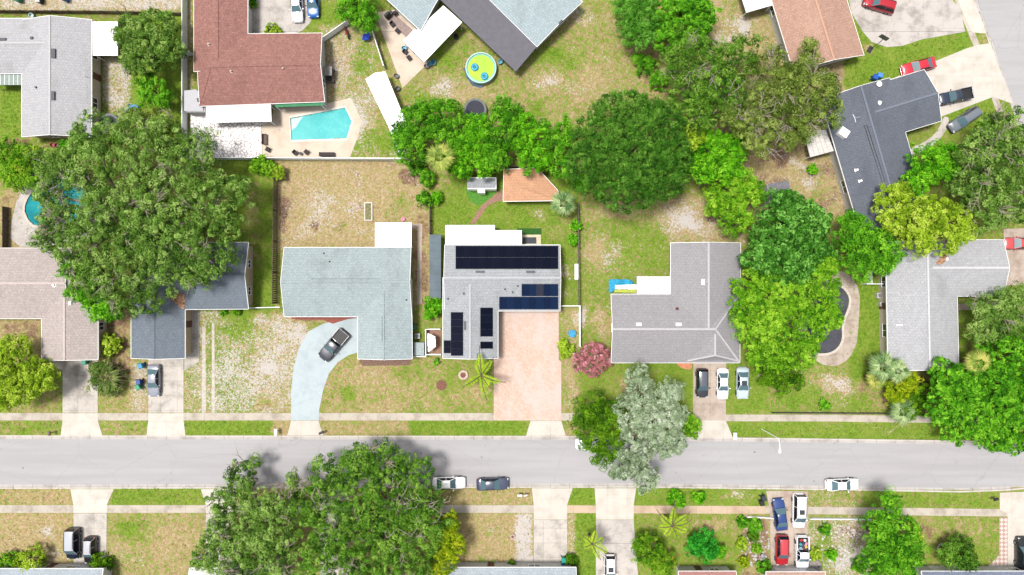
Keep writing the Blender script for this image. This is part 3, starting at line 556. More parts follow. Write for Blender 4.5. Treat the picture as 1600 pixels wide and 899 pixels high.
    def panels(s, w, x0, y0, x1, y1, nx, ny, m):
        for i in range(nx):
            for j in range(ny):
                a, b = x0+(x1-x0)*i/nx, x0+(x1-x0)*(i+1)/nx; c, d = y0+(y1-y0)*j/ny, y0+(y1-y0)*(j+1)/ny; e = .07
                P = [s.on(w, *q, .16) for q in ((a+e, c+e), (b-e, c+e), (b-e, d-e), (a+e, d-e))]
                pn = part(MB().slabf(P, .05), 'solar_panel', m[(i*7+j*3) % len(m)] if len(m) > 1 else m[0], s.roof)
sh = lambda n, rgb, **k: shingle(n, rgb, **k)
rg = lambda n, rgb: flat('ridge_'+n, rgb, .9, var=.08, scale=6)
R_lg = sh('shingle_light_grey', (196, 196, 200), var=.1); R_lg2 = sh('shingle_silver', (192, 193, 197), var=.12, stain=(120, 118, 120))
# house at the top left
h = House('light grey shingle house with a square white patio roof at top left', (88, 120), stucco['cream'], R_lg, rg('a', (208, 206, 208)))
w1 = h.wing((34, 31, 143, 214), 'y'); w2 = h.wing((-60, 29, 88, 115), 'x')
h.opening(w1, 'E', .75, 1.6); h.opening(w1, 'E', .3, 1.6); h.opening(w1, 'S', .35, 1.4); h.opening(w1, 'E', .55, 1, 0, 2.05, 'door'); h.opening(w2, 'S', .3, 2.0); h.done()
h.vent(w1, 84, 84, 6, 14); h.vent(w1, 83, 150, 6, 13); h.vent(w2, 50, 60, 4, 4); h.vent(w2, 5, 62, 10, 4); h.pipe(w1, 57, 137)
h.cover([(144, 34), (184, 34), (184, 87), (145, 87)], 2.75)
pr = h.cover([(-20, 115), (35, 115), (35, 133), (-20, 133)], 2.6, flat('screen_green', (150, 166, 158), .6), 'screen_porch_roof', edge=white)
p = h.on(w1, 136, 121); d = MB().tube([p, p+Vector((.1, 0, .8))], .04, 6); dm = part(d, 'dish_mast', metal, h.roof)
# reddish roof with the pool
R_red = sh('shingle_red', (168, 122, 114), var=.26, stain=(120, 84, 78))
h = House('reddish brown shingle L shaped house beside the turquoise pool', (400, 100), stucco['white'], R_red)
w1 = h.wing((303, -80, 387, 112), 'y'); w2 = h.wing([(305, 54), (503, 52), (507, 159), (312, 166)], 'x', hip=(.5, 0))
h.opening(w2, 'E', .3, 1.4); h.opening(w2, 'S', .7, 2.4, .1, 2.1, 'window'); h.opening(w2, 'S', .82, 1, 0, 2.05, 'door'); h.opening(w2, 'S', .2, 1.6); h.opening(w1, 'E', .8, 1.5); h.opening(w2, 'N', .6, 1.5); h.done()
for x, y in ((327, 70), (362, 112), (443, 108)): h.pipe(w2 if y > 80 else w1, x, y, flat('pipe_tan', (214, 190, 180), .7), .14, .4)
h.cover([(322, 167), (423, 163), (424, 190), (322, 192)], 2.6)
h.cover([(430, 161), (505, 159), (505, 165), (430, 168)], 2.55, flat('green_awning', (70, 150, 104), .8), 'awning', ribs=False)
sd_ = thing('garden_shed', 'pale grey flat roofed shed by the white fence', 'shed', W(303, 158))
c = [W(x, y, 2.3) for x, y in ((288, 142), (306, 140), (316, 148), (318, 174), (288, 174))]
part(MB().prism([(q.x*.995, q.y*.995) for q in c], -.05, 2.2), 'wall', stucco['grey'], sd_); part(MB().slabf([q+Vector((0, 0, .05)) for q in c], .1), 'roof', flat('shed_roof_grey', (196, 196, 204), .6, var=.04), sd_)
q = W(311, 157, 2.35); part(MB().box((q.x, q.y, 2.5), (.35, .5, .3), .3), 'vent', darkm, sd_)
# rotated house, top centre
a45 = math.radians(-44); R_bl = sh('shingle_bluish', (178, 194, 200), rot=math.radians(44), var=.12)
h = House('diagonal blue grey shingle house with a dark metal addition near the trampoline', (760, -10), stucco['white'], R_bl)
# main gable: ridge runs towards lower right
# the roof seen in frame: eave line (763,0)-(839,73), gable end (839,73)-(905,5)
w1 = h.wing([(813, -93), (910, 3), (839, 73), (742, -23)], 'x', ze=3.0, pitch=.12)
w2 = h.wing([(610, -70), (702, -30), (657, 48), (560, -42)], 'x', ze=2.9, pitch=.12)
h.opening(w1, 'E', .6, 1.6); h.opening(w1, 'E', .3, 1.4); h.opening(w2, 'S', .7, 1.5); h.done()
h.vent(w1, 876, 35, 3, 7, ventm, rz=a45)
gm = flat('dark_membrane_roof', (112, 110, 120), .8, var=.06, scale=1.5)
h.cover([(663, -24), (741, -22), (838.5, 73.5), (806, 112)], 2.9, gm, 'patio_roof', ribs=False, zs=[2.7, 3.02, 3.02, 2.65])
h.cover([(693, 9), (722, 35), (663, 97), (631, 66)], 2.6, edge=flat('rib_pale', (236, 236, 236), .6)); h.cover([(648, 45), (660, 56), (642, 74), (630, 64)], 2.75, ribs=False)
# orange brown roof top right
a_o = math.radians(-18); R_or = sh('shingle_tan_orange', (198, 160, 142), rot=a_o, var=.16, stain=(226, 190, 170))
h = House('orange tan shingle house with a small white flat roof, top right', (1280, 20), stucco['white'], R_or, rg('o', (220, 172, 146)))
w1 = h.wing([(1178, -90), (1295, -90), (1350, 86), (1240, 112)], 'y'); h.opening(w1, 'S', .5, 1.5); h.opening(w1, 'E', .2, 1.5); h.opening(w1, 'E', .6, 1.5); h.opening(w1, 'W', .5, 1.5); h.done()
h.vent(w1, 1271, 12, 6, 14, flat('vent_pink', (196, 150, 146), .7), rz=.3); h.vent(w1, 1286, 55, 6, 15, flat('vent_pink', (196, 150, 146)), rz=.3); h.vent(w1, 1297, 21, 7, 6, flat('chimney_grey', (170, 160, 156)), .6, 'chimney', rz=.3)
h.cover([(1150, -30), (1198, -30), (1208, 8), (1166, 20)], 2.7)
# charcoal roof
a_c = math.radians(-17); R_ch = sh('shingle_charcoal', (114, 120, 132), rot=math.radians(17), var=.13, stain=(84, 90, 102), st=.5); 
h = House('charcoal blue shingle house with cars at its garage, on the right', (1370, 220), stucco['white'], R_ch, rg('c', (128, 136, 152)))
w1 = h.wing([(1283, 156), (1390, 122), (1450, 330), (1345, 366)], 'y'); w2 = h.wing([(1316, 148), (1444, 109), (1471, 189), (1344, 228)], 'x')
h.opening(w2, 'E', .5, 4.8, 0, 2.2, 'garage'); h.opening(w1, 'W', .3, 1.6); h.opening(w1, 'W', .65, 2); h.opening(w1, 'E', .3, 1.6); h.opening(w1, 'S', .5, 1.6); h.opening(w2, 'S', .4, 1.0, 0, 2.05, 'door'); h.done()
for x, y in ((1338, 266), (1344, 283), (1374, 161)): h.pipe(w1 if y > 200 else w2, x, y, ventw, .16, .35)
h.vent(w1, 1315, 209, 14, 12, ventw, .9, 'chimney', rz=a_c*-1-.9); 
mbv = MB(); 
for dx in (-2.2, 2.2): mbv.beam(h.on(w1, 1352+dx, 196, .08), h.on(w1, 1380+dx, 284, .08), .07, .06)
part(mbv, 'ridge_vent', ventd, h.roof)
pa = h.on(w2, 1369, 134); part(MB().lathe(pa+Vector((0, 0, .7)), [(0, 0), (.3, .05), (.42, .14), (.40, .16), (.28, .08), (0, .03)], 14), 'dish', ventw, h.roof); part(MB().tube([pa, pa+Vector((0, 0, .7))], .04), 'dish_mast', metal, h.roof)
h.cover([(1255, 205), (1290, 203), (1303, 236), (1266, 246)], 2.4, flat('deck_white', (240, 234, 228), .7), 'patio_roof')
# light grey L roof at right
h = House('silver grey shingle house at right with a T shaped roof', (1440, 480), stucco['cream'], R_lg2, rg('s', (222, 222, 226)))
w1 = h.wing([(1384, 378), (1494, 378), (1498, 573), (1388, 580)], 'y'); w2 = h.wing((1440, 375, 1568, 463), 'x')
h.opening(w1, 'W', .3, 1.6); h.opening(w1, 'W', .7, 2); h.opening(w2, 'E', .5, 4.6, 0, 2.2, 'garage'); h.opening(w1, 'N', .5, 1.5); h.opening(w2, 'S', .7, 1.5); h.opening(w1, 'W', .5, 1, 0, 2.05, 'door'); h.done()
h.vent(w1, 1405, 508, 9, 1.5, ventw, .1); h.vent(w2, 1479, 405, 3, 4, ventw)
lit = MB(); 
for k in range(260):
    a_ = rng.rand()*6.28; r_ = math.sqrt(rng.rand()); x, y = 1467+math.cos(a_)*r_*11, 402+math.sin(a_)*r_*12*(1 if math.sin(a_) < 0 else .9); p = h.on(w2, x, y, .03+rng.rand()*.05); lit.box(p, (.28, .2, .03), rng.rand()*3, rng.randn()*.3)
single(lit, 'leaf_litter', flat('leaf_litter_brown', (206, 158, 126), .9, var=.3, scale=4), 'brown fallen leaves caught in the roof valley', 'leaf litter', W(1467, 402))
# grey hip house, centre right
R_gr = sh('shingle_mid_grey', (170, 168, 172), var=.1, stain=(140, 134, 138))
h = House('mid grey shingle house with a striped white patio roof, behind the silvery tree', (1080, 500), stucco['brick'], R_gr, rg('g', (206, 202, 206)))
w1 = h.wing([(1048, 380), (1157, 380), (1157, 513), (1048, 513)], 'y', hip=(0, 0)); w2 = h.wing([(955, 460), (1156, 460), (1156, 567), (955, 567)], 'x', hip=(0, .8)); w3 = h.wing([(1074, 505), (1153, 505), (1153, 564), (1074, 564)], 'y', pitch=.3, walls=False, hip=(0, .25), ze=2.95)
h.opening(w1, 'W', .4, 1.6); h.opening(w2, 'S', .2, 1.8); h.opening(w2, 'S', .42, 1.4); h.opening(w2, 'S', .75, 4.8, 0, 2.2, 'garage'); h.opening(w2, 'W', .5, 1.4); h.opening(w1, 'N', .5, 1.4); h.opening(w2, 'S', .54, 1, 0, 2.05, 'door'); h.done()
h.vent(w2, 998, 507, 8, 4.5, ventw); h.vent(w2, 1060, 507, 8, 4.5, ventw); h.vent(w1, 1098, 441, 4.5, 8.5, ventw); h.pipe(w2, 1058, 483, flat('pipe_brown', (110, 60, 56), .7), .14)
h.cover([(995, 432), (1047.5, 432), (1047.5, 459.5), (995, 459.5)], 2.7, flat('patio_cream', (244, 240, 232), .6, var=.04), edge=flat('rib_grey', (206, 200, 196), .6))
slab('porch', smoothpoly([(1056, 560), (1081, 560), (1081, 578), (1066, 576), (1056, 569)], 1), flat('porch_orange', (226, 150, 112), .8), 'small orange porch step', .1)
# solar house
R_so = sh('shingle_pale_grey', (180, 184, 189), var=.13)
h = House('pale grey shingle house with black solar panels above the brick driveway', (780, 460), stucco['brick'], R_so, rg('p', (198, 200, 206)))
w1 = h.wing((695, 383, 875, 486), 'x'); w2 = h.wing((692, 434, 778, 560), 'y', pitch=.26)
h.opening(w1, 'S', .75, 4.8, 0, 2.2, 'garage'); h.opening(w2, 'S', .35, 2.0); h.opening(w2, 'S', .75, 1.4); h.opening(w1, 'N', .3, 2.4, .1, 2.1); h.opening(w1, 'N', .7, 1.2); h.opening(w2, 'E', .55, 1.2, 0, 2.05, 'door'); h.opening(w1, 'W', .4, 1.3); h.opening(w1, 'E', .4, 1.3); h.opening(w2, 'E', .82, 1.2); h.done()
def panelmat(name, c, line, rot=0):
    t = NT(name); br = t.n('ShaderNodeTexBrick', offset=0.0); t.l(t.co(), br.inputs['Vector']); br.inputs['Scale'].default_value = 1
    br.inputs['Brick Width'].default_value = .17; br.inputs['Row Height'].default_value = .17; br.inputs['Mortar Size'].default_value = .006
    br.inputs['Color1'].default_value = C(*c); br.inputs['Color2'].default_value = C(*c); br.inputs['Mortar'].default_value = C(*line)
    return t.fin(br.outputs['Color'], .5, 0, .03)
pm = [panelmat('solar_black', (14, 20, 38), (24, 32, 50)), panelmat('solar_black_b', (18, 22, 42), (28, 36, 54))]; pb = [panelmat('solar_blue', (20, 36, 66), (34, 52, 84)), panelmat('solar_blue_b', (24, 42, 74), (38, 58, 92)), panelmat('solar_slate', (52, 56, 70), (66, 70, 84))]
h.panels(w1, 712, 384.5, 872, 402.3, 14, 1, pm); h.panels(w1, 712, 402.5, 872, 420.5, 14, 1, pm)
h.panels(w1, 815, 444, 872, 463, 5, 1, pb); h.panels(w1, 780, 464, 872, 483.5, 8, 1, pb[:2])
h.panels(w2, 704.5, 488, 723.5, 556, 1, 6, pm); h.panels(w2, 693.5, 532, 704, 552, 1, 2, pm); h.panels(w2, 750.5, 481, 770, 526, 1, 4, pm); h.panels(w2, 750.5, 534, 770, 545, 1, 1, pm)
h.vent(w1, 750, 425, 13, 3); h.vent(w1, 829, 425, 13, 3); h.vent(w2, 726.5, 509, 3, 13); h.vent(w1, 725, 459, 3.5, 3.5)
for x, y in ((700, 467), (789, 452), (801, 457), (809, 447)): h.pipe(w1, x, y, None, .07, .3)
h.cover([(696, 352), (773, 352), (773, 382), (696, 382)], 2.7); h.cover([(773.5, 360), (815, 360), (815, 382), (773.5, 382)], 2.68)
# pale blue house
R_pb = sh('shingle_pale_blue', (176, 190, 193), var=.13)
h = House('pale blue green shingle L shaped house beside the curving driveway', (560, 460), stucco['white'], R_pb)
w1 = h.wing([(444, 387), (642, 387), (643, 495), (444, 495)], 'x'); w2 = h.wing([(559, 437), (643, 437), (644, 561), (559, 561)], 'y', pitch=.27)
h.opening(w1, 'S', .2, 1.8); h.opening(w1, 'S', .42, 1.0, 0, 2.05, 'door'); h.opening(w2, 'S', .5, 1.8); h.opening(w1, 'N', .3, 1.6); h.opening(w1, 'N', .55, 1.4); h.opening(w2, 'W', .55, 4.2, 0, 2.2, 'garage'); h.opening(w1, 'E', .5, 1.4); h.done()
m = MB()
for dy in (436, 441): m.beam(h.on(w1, 486, dy, .06), h.on(w1, 595, dy, .06), .05, .05)
for dx in (597, 600.5): m.beam(h.on(w2, dx, 494, .06), h.on(w2, dx, 534, .06), .05, .05)
part(m, 'ridge_vent', flat('ridge_vent_grey', (120, 130, 136), .8), h.roof)
for x, y in ((506, 396), (515, 409), (635, 469)): h.pipe(w1, x, y, None, .07, .3)
h.cover([(586, 348), (643, 348), (643, 386.5), (586, 386.5)], 2.7, ribs=False)
slab('mulch', [(456, 494), (562, 494), (562, 496), (543, 499), (520, 506), (505, 500), (456, 499)], flat('mulch_red', (168, 96, 84), .95, var=.2, scale=5), 'red mulch bed under the eave', .05)
slab('mulch', [(562, 558), (641, 558), (641, 571), (566, 572)], flat('mulch_brown', (142, 112, 98), .95, var=.2, scale=5), 'brown mulch bed in front of the gable', .03)
# slate house
R_sl = sh('shingle_slate', (126, 136, 148), var=.14)
h = House('slate blue shingle house partly under the huge oak', (300, 450), stucco['tan'], R_sl)
w1 = h.wing([(240, 379), (388, 379), (388, 483), (240, 484)], 'x'); w2 = h.wing((205, 432, 289, 560), 'y')
h.opening(w1, 'E', .7, 1.2, 1.0, 2.0); h.opening(w1, 'E', .25, 1.2, 1.0, 2.0); h.opening(w2, 'S', .5, 4.8, 0, 2.2, 'garage'); h.opening(w1, 'S', .8, 1.8); h.opening(w2, 'E', .4, 1.0, 0, 2.05, 'door'); h.done()
h.vent(w1, 331, 421, 8, 3, ventd)
lit = MB()
for k in range(300):
    u, v = rng.rand(), rng.rand(); x = 262+(288-262)*u; y = 455+(482-455)*v
    if (x-262)/26 < (y-455)/27-.75+rng.rand()*.3 or y < 458+abs(x-280)*.3: continue
    p = h.on(w1, x, y, .03+rng.rand()*.05); lit.box(p, (.3, .22, .03), rng.rand()*3, rng.randn()*.3)
single(lit, 'leaf_litter', MC['leaf_litter_brown'], 'tan leaf litter on the slate roof under the oak', 'leaf litter', W(275, 468))
# pinkish brown house
R_pk = sh('shingle_taupe', (196, 184, 180), var=.15)
h = House('taupe pink shingle house at the left edge below the oak', (90, 470), stucco['cream'], R_pk, rg('t', (216, 200, 196)))
w1 = h.wing([(-80, 388), (112, 388), (112, 498), (-80, 498)], 'x'); w2 = h.wing((65, 436, 153, 562), 'y')
h.opening(w2, 'S', .5, 4.8, 0, 2.2, 'garage'); h.opening(w1, 'S', .5, 1.8); h.opening(w2, 'E', .4, 1.2); h.opening(w1, 'N', .5, 2.4, .1, 2.1); h.opening(w2, 'W', .6, 1, 0, 2.05, 'door'); h.done()
h.vent(w2, 110, 474, 4, 5, ventw); h.pipe(w1, 85, 446, ventw, .15)
# houses along the bottom edge
R_b2 = sh('shingle_blue_white', (186, 196, 205), var=.12)
h = House('blue grey roofed house cut by the lower left edge', (80, 940), stucco['white'], R_b2); w1 = h.wing((-30, 889, 161, 990), 'x'); h.opening(w1, 'N', .3, 1.8); h.opening(w1, 'N', .7, 1.8); h.opening(w1, 'N', .5, 1, 0, 2.05, 'door'); h.done()
h = House('pale silver roofed house cut by the bottom edge below the dry lawn', (800, 940), stucco['white'], R_b2); w1 = h.wing((692, 887, 900, 990), 'x'); h.opening(w1, 'N', .3, 1.8); h.opening(w1, 'N', .65, 1, 0, 2.05, 'door'); h.done()
R_b3 = sh('shingle_maroon', (186, 138, 132), var=.12)
h = House('dusty red roofed house with a white gutter at the bottom edge', (1110, 945), stucco['white'], R_b3); w1 = h.wing((1060, 893, 1150, 990), 'x'); h.opening(w1, 'N', .3, 1.4); h.opening(w1, 'N', .6, 1, 0, 2.05, 'door'); h.done()
h = House('tan pink roofed house at the bottom by the parked pickup', (1240, 945), stucco['white'], sh('shingle_pinktan', (206, 170, 156))); w1 = h.wing((1197, 894, 1289, 990), 'x'); h.opening(w1, 'N', .5, 4.5, 0, 2.2, 'garage'); h.done()
h = House('dark blue grey roofed house at the lower right corner', (1530, 945), stucco['white'], sh('shingle_bluegrey', (132, 140, 160))); w1 = h.wing((1440, 893, 1640, 990), 'x'); h.opening(w1, 'N', .2, 1.6); h.opening(w1, 'N', .75, 4.8, 0, 2.2, 'garage'); h.done()
h = House('small white roofed house corner below the oaks', (310, 940), stucco['white'], flat('roof_offwhite', (236, 234, 232), .7)); w1 = h.wing((296, 888, 440, 990), 'x'); h.opening(w1, 'N', .3, 1.6); h.done()
# gazebo and sheds
g = thing('gazebo', 'orange tan shingled gazebo with an angled hip roof beside the row of trees', 'gazebo', W(828, 290)); R_gz = sh('shingle_orange', (228, 176, 140), var=.12)
ze = 2.5; P = [W(x, y, ze) for x, y in ((787, 265), (839, 262), (872, 298), (872, 314), (786, 315))]; ap = W(832, 296, 3.3); ap2 = W(800, 290, 3.3)
m = MB()
for tri in ((P[0], P[1], ap, ap2), (P[1], P[2], ap), (P[2], P[3], ap), (P[3], P[4], ap2, ap), (P[4], P[0], ap2)): m.add([*tri], [tuple(range(len(tri)))]); m.add([q-Vector((0, 0, .12)) for q in tri], [tuple(range(len(tri)))])
rf = part(m, 'roof', R_gz, g); f = MB()
for i in range(5): f.beam(P[i]-Vector((0, 0, .08)), P[(i+1) % 5]-Vector((0, 0, .08)), .06, .18)
part(f, 'fascia', white, rf)
for q in P: q = q.lerp(ap, .08); part(MB().tube([(q.x, q.y, 0), (q.x, q.y, 2.45)], .07), 'post', white, g)
g = thing('garden_shed', 'small grey roofed white shed beside the gazebo', 'shed', W(753, 290)); a_, b_, c_, d_ = [W(x, y, 2.3) for x, y in ((730, 279), (774, 279), (774, 294), (730, 294))]
m = MB(); mid = Vector((0, 0, .3)); m.slabf([a_, b_, (b_+c_)/2+mid, (a_+d_)/2+mid], .08); m.slabf([d_, c_, (b_+c_)/2+mid, (a_+d_)/2+mid], .08); part(m, 'roof', R_so, g)
part(MB().prism([tuple(W(x, y)[:2]) for x, y in ((732, 281), (776, 281), (776, 299), (732, 299))], 0, 2.2), 'wall', white, g); m = W(753, 301); part(MB().box((m.x, m.y-.1, 1), (1.1, .5, 2)), 'door', white, g)
g = thing('garden_shed', 'long pale grey awning shed between the blue and the solar houses', 'shed', W(680, 415)); P = [W(x, y, z) for (x, y), z in zip(((671, 367), (689, 367), (689, 466), (671, 466)), (2.2, 2.4, 2.4, 2.2))]
rf = part(MB().slabf(P, .06), 'roof', flat('poly_roof', (104, 120, 130), .8, var=.1, scale=.6), g); m = MB()
for k in range(9): t_ = k/8; m.beam(P[0].lerp(P[3], t_)+Vector((0, 0, .02)), P[1].lerp(P[2], t_)+Vector((0, 0, .02)), .06, .05)
part(m, 'rib', flat('rib_dark', (84, 92, 100), .6), rf)
for q in P: part(MB().tube([(q.x, q.y, 0), (q.x, q.y, q.z-.05)], .05), 'post', metal, g)
g = thing('garden_shed', 'small flat grey shed roof half under trees at the dirt yard', 'shed', W(1218, 300)); P = [W(x, y, 2.2) for x, y in ((1200, 288), (1232, 282), (1238, 310), (1204, 318))]
part(MB().slabf(P, .1), 'roof', flat('shed_grey_b', (128, 126, 134), .7), g); part(MB().prism([(q.x*.998, q.y*.998) for q in P], 0, 2.1), 'wall', stucco['grey'], g)
g = thing('carport', 'long white metal carport running diagonally beside the pool yard', 'carport', W(605, 155)); P = [W(x, y, 2.4) for x, y in ((571, 124), (586, 114), (602, 112), (634, 190), (606, 196))]
part(MB().slabf(P, .1), 'roof', whiteroof, g)
for q in P: q = q.lerp(P[0].lerp(P[3], .5), .06); part(MB().tube([(q.x, q.y, 0), (q.x, q.y, 2.35)], .06), 'post', white, g)
g = thing('pergola', 'white lattice framed pergola at the end of the long carport', 'pergola', W(618, 212)); c = W(617, 205, 2.6)
E = [W(x, y, 2.3) for x, y in ((605, 190), (622, 178), (636, 196), (634, 232), (624, 240))]; m = MB()
for q in E: m.beam(q, c, .12, .12)
for i in range(5): m.beam(E[i], E[(i+1) % 5], .14, .14); 
for k in (.35, .7):
    for i in range(5): m.beam(E[i].lerp(c, k), E[(i+1) % 5].lerp(c, k), .07, .07)
part(m, 'rafter', white, g)
for q in E: part(MB().tube([(q.x, q.y, 0), (q.x, q.y, 2.3)], .06), 'post', white, g)
part(MB().prism([(q.x, q.y) for q in E], .02, .06), 'floor', flat('dark_floor', (120, 112, 112), .8), g)
# ---------------------------------------------------------------- fences
def fence(label, pts, mat, h=1.8, panel=2.4, th=.05, kind='fence', rail=True, pm=None, slat=False, cat='fence'):
    P = [W(*p) for p in pts]; r = thing(kind, label, cat, P[0]); pn = MB(); rl = MB(); n_post = 0
    for i in range(len(P)-1):
        a, b = P[i], P[i+1]; L = (b-a).length; n = max(1, round(L/panel)); d = (b-a)/n
        for k in range(n+1):
            q = a+d*k
            if k == n and i < len(P)-2: continue
            part(MB().box((q.x, q.y, h/2+.02), (.13, .13, h+.1), math.atan2(d.y, d.x)), 'post', pm or mat, r); n_post += 1
        ang = math.atan2(d.y, d.x)
        if slat:
            m = max(2, int(L/.28))
            for k in range(m):
                q = a.lerp(b, (k+.5)/m); pn.box((q.x, q.y, h/2), (.2, th, h-rng.rand()*.1), ang+rng.randn()*.02)
        else: pn.box(((a.x+b.x)/2, (a.y+b.y)/2, h/2), (L, th, h-.1), ang)
        for z in (.3, h-.12): rl.beam((a.x, a.y, z), (b.x, b.y, z), .1, .09)
    part(pn, 'panel', mat, r); part(rl, 'rail', pm or mat, r); return r
vin = flat('vinyl_white', (240, 244, 246), .4, var=.03); wood = flat('grey_wood', (132, 122, 116), .9, var=.2, scale=4); wood2 = flat('brown_wood', (120, 102, 88), .9, var=.25, scale=4); chain = flat('chain_dark', (90, 88, 84), .6)
fence('white vinyl fence along the left side of the rock bed', [(293, -20), (293, 90), (293, 248)], vin)
fence('white vinyl fence below the pool deck', [(293.5, 249.5), (642, 251)], vin)
fence('short white fence linking the left vinyl fence to the red roof', [(293.5, 88), (304, 87)], vin)
fence('thin white fence beside the blue tarpaulin', [(580, 40), (602, 108)], vin, h=1.6)
fence('white fence panels beside the red motorcycle', [(503, 68), (546, 38)], vin, h=1.6)
fence('white fence running down beside the lattice pergola', [(606, 190), (627, 246)], vin, h=1.6)
fence('weathered dark wooden fence beside the pale blue roof', [(434, 282), (432, 474)], wood2, slat=True, h=1.9)
fence('thin white gate fence at the pale blue roof corner', [(396, 481), (441, 480)], vin, h=1.3)
fence('thin grey wooden fence left of the garden with the gazebo', [(673, 325), (673, 366)], wood, slat=True, h=1.6)
fence('thin grey wooden fence right of the garden with the gazebo', [(902, 320), (904, 476)], wood, slat=True, h=1.6)
fence('white vinyl fence corner by the light blue spa cover', [(876, 478), (905, 478), (905, 540)], vin, h=1.5)
fence('long grey rail fence at the top left corner', [(-10, 21), (165, 22), (290, 25)], wood2, slat=True, h=1.2, th=.04)
fence('low dark chain link fence above the right hand pavement', [(1205, 644), (1372, 645), (1440, 647)], chain, h=1.0, th=.02, slat=True, panel=3)
fence('white fence corner by the silver roofed house', [(1346, 444), (1382, 444)], vin, h=1.6)
fence('white fence post line beneath the green tree at right', [(1354, 425), (1354, 443)], vin, h=1.6)
fence('low white picket line right of the four vehicles', [(1263, 809), (1356, 810)], vin, h=.8)
fence('low white picket line above the cottage garden', [(1166, 806), (1205, 808)], vin, h=.7)
fence('white fence around the tiny brick courtyard', [(667.5, 514), (689, 514)], vin, h=1.5)
fence('white fence at the courtyard front', [(646, 556), (667, 556), (667, 516)], vin, h=1.5)
fence('white fence closing the courtyard beside the solar roof', [(668, 553), (690, 553)], vin, h=1.5)
fence('dark fence screened by the row of leafy trees', [(642, 255), (780, 262), (900, 268)], wood2, h=1.8)
fence('dark fence behind the taupe roofed house', [(0, 388), (14, 388), (14, 325)], wood2, h=1.4)
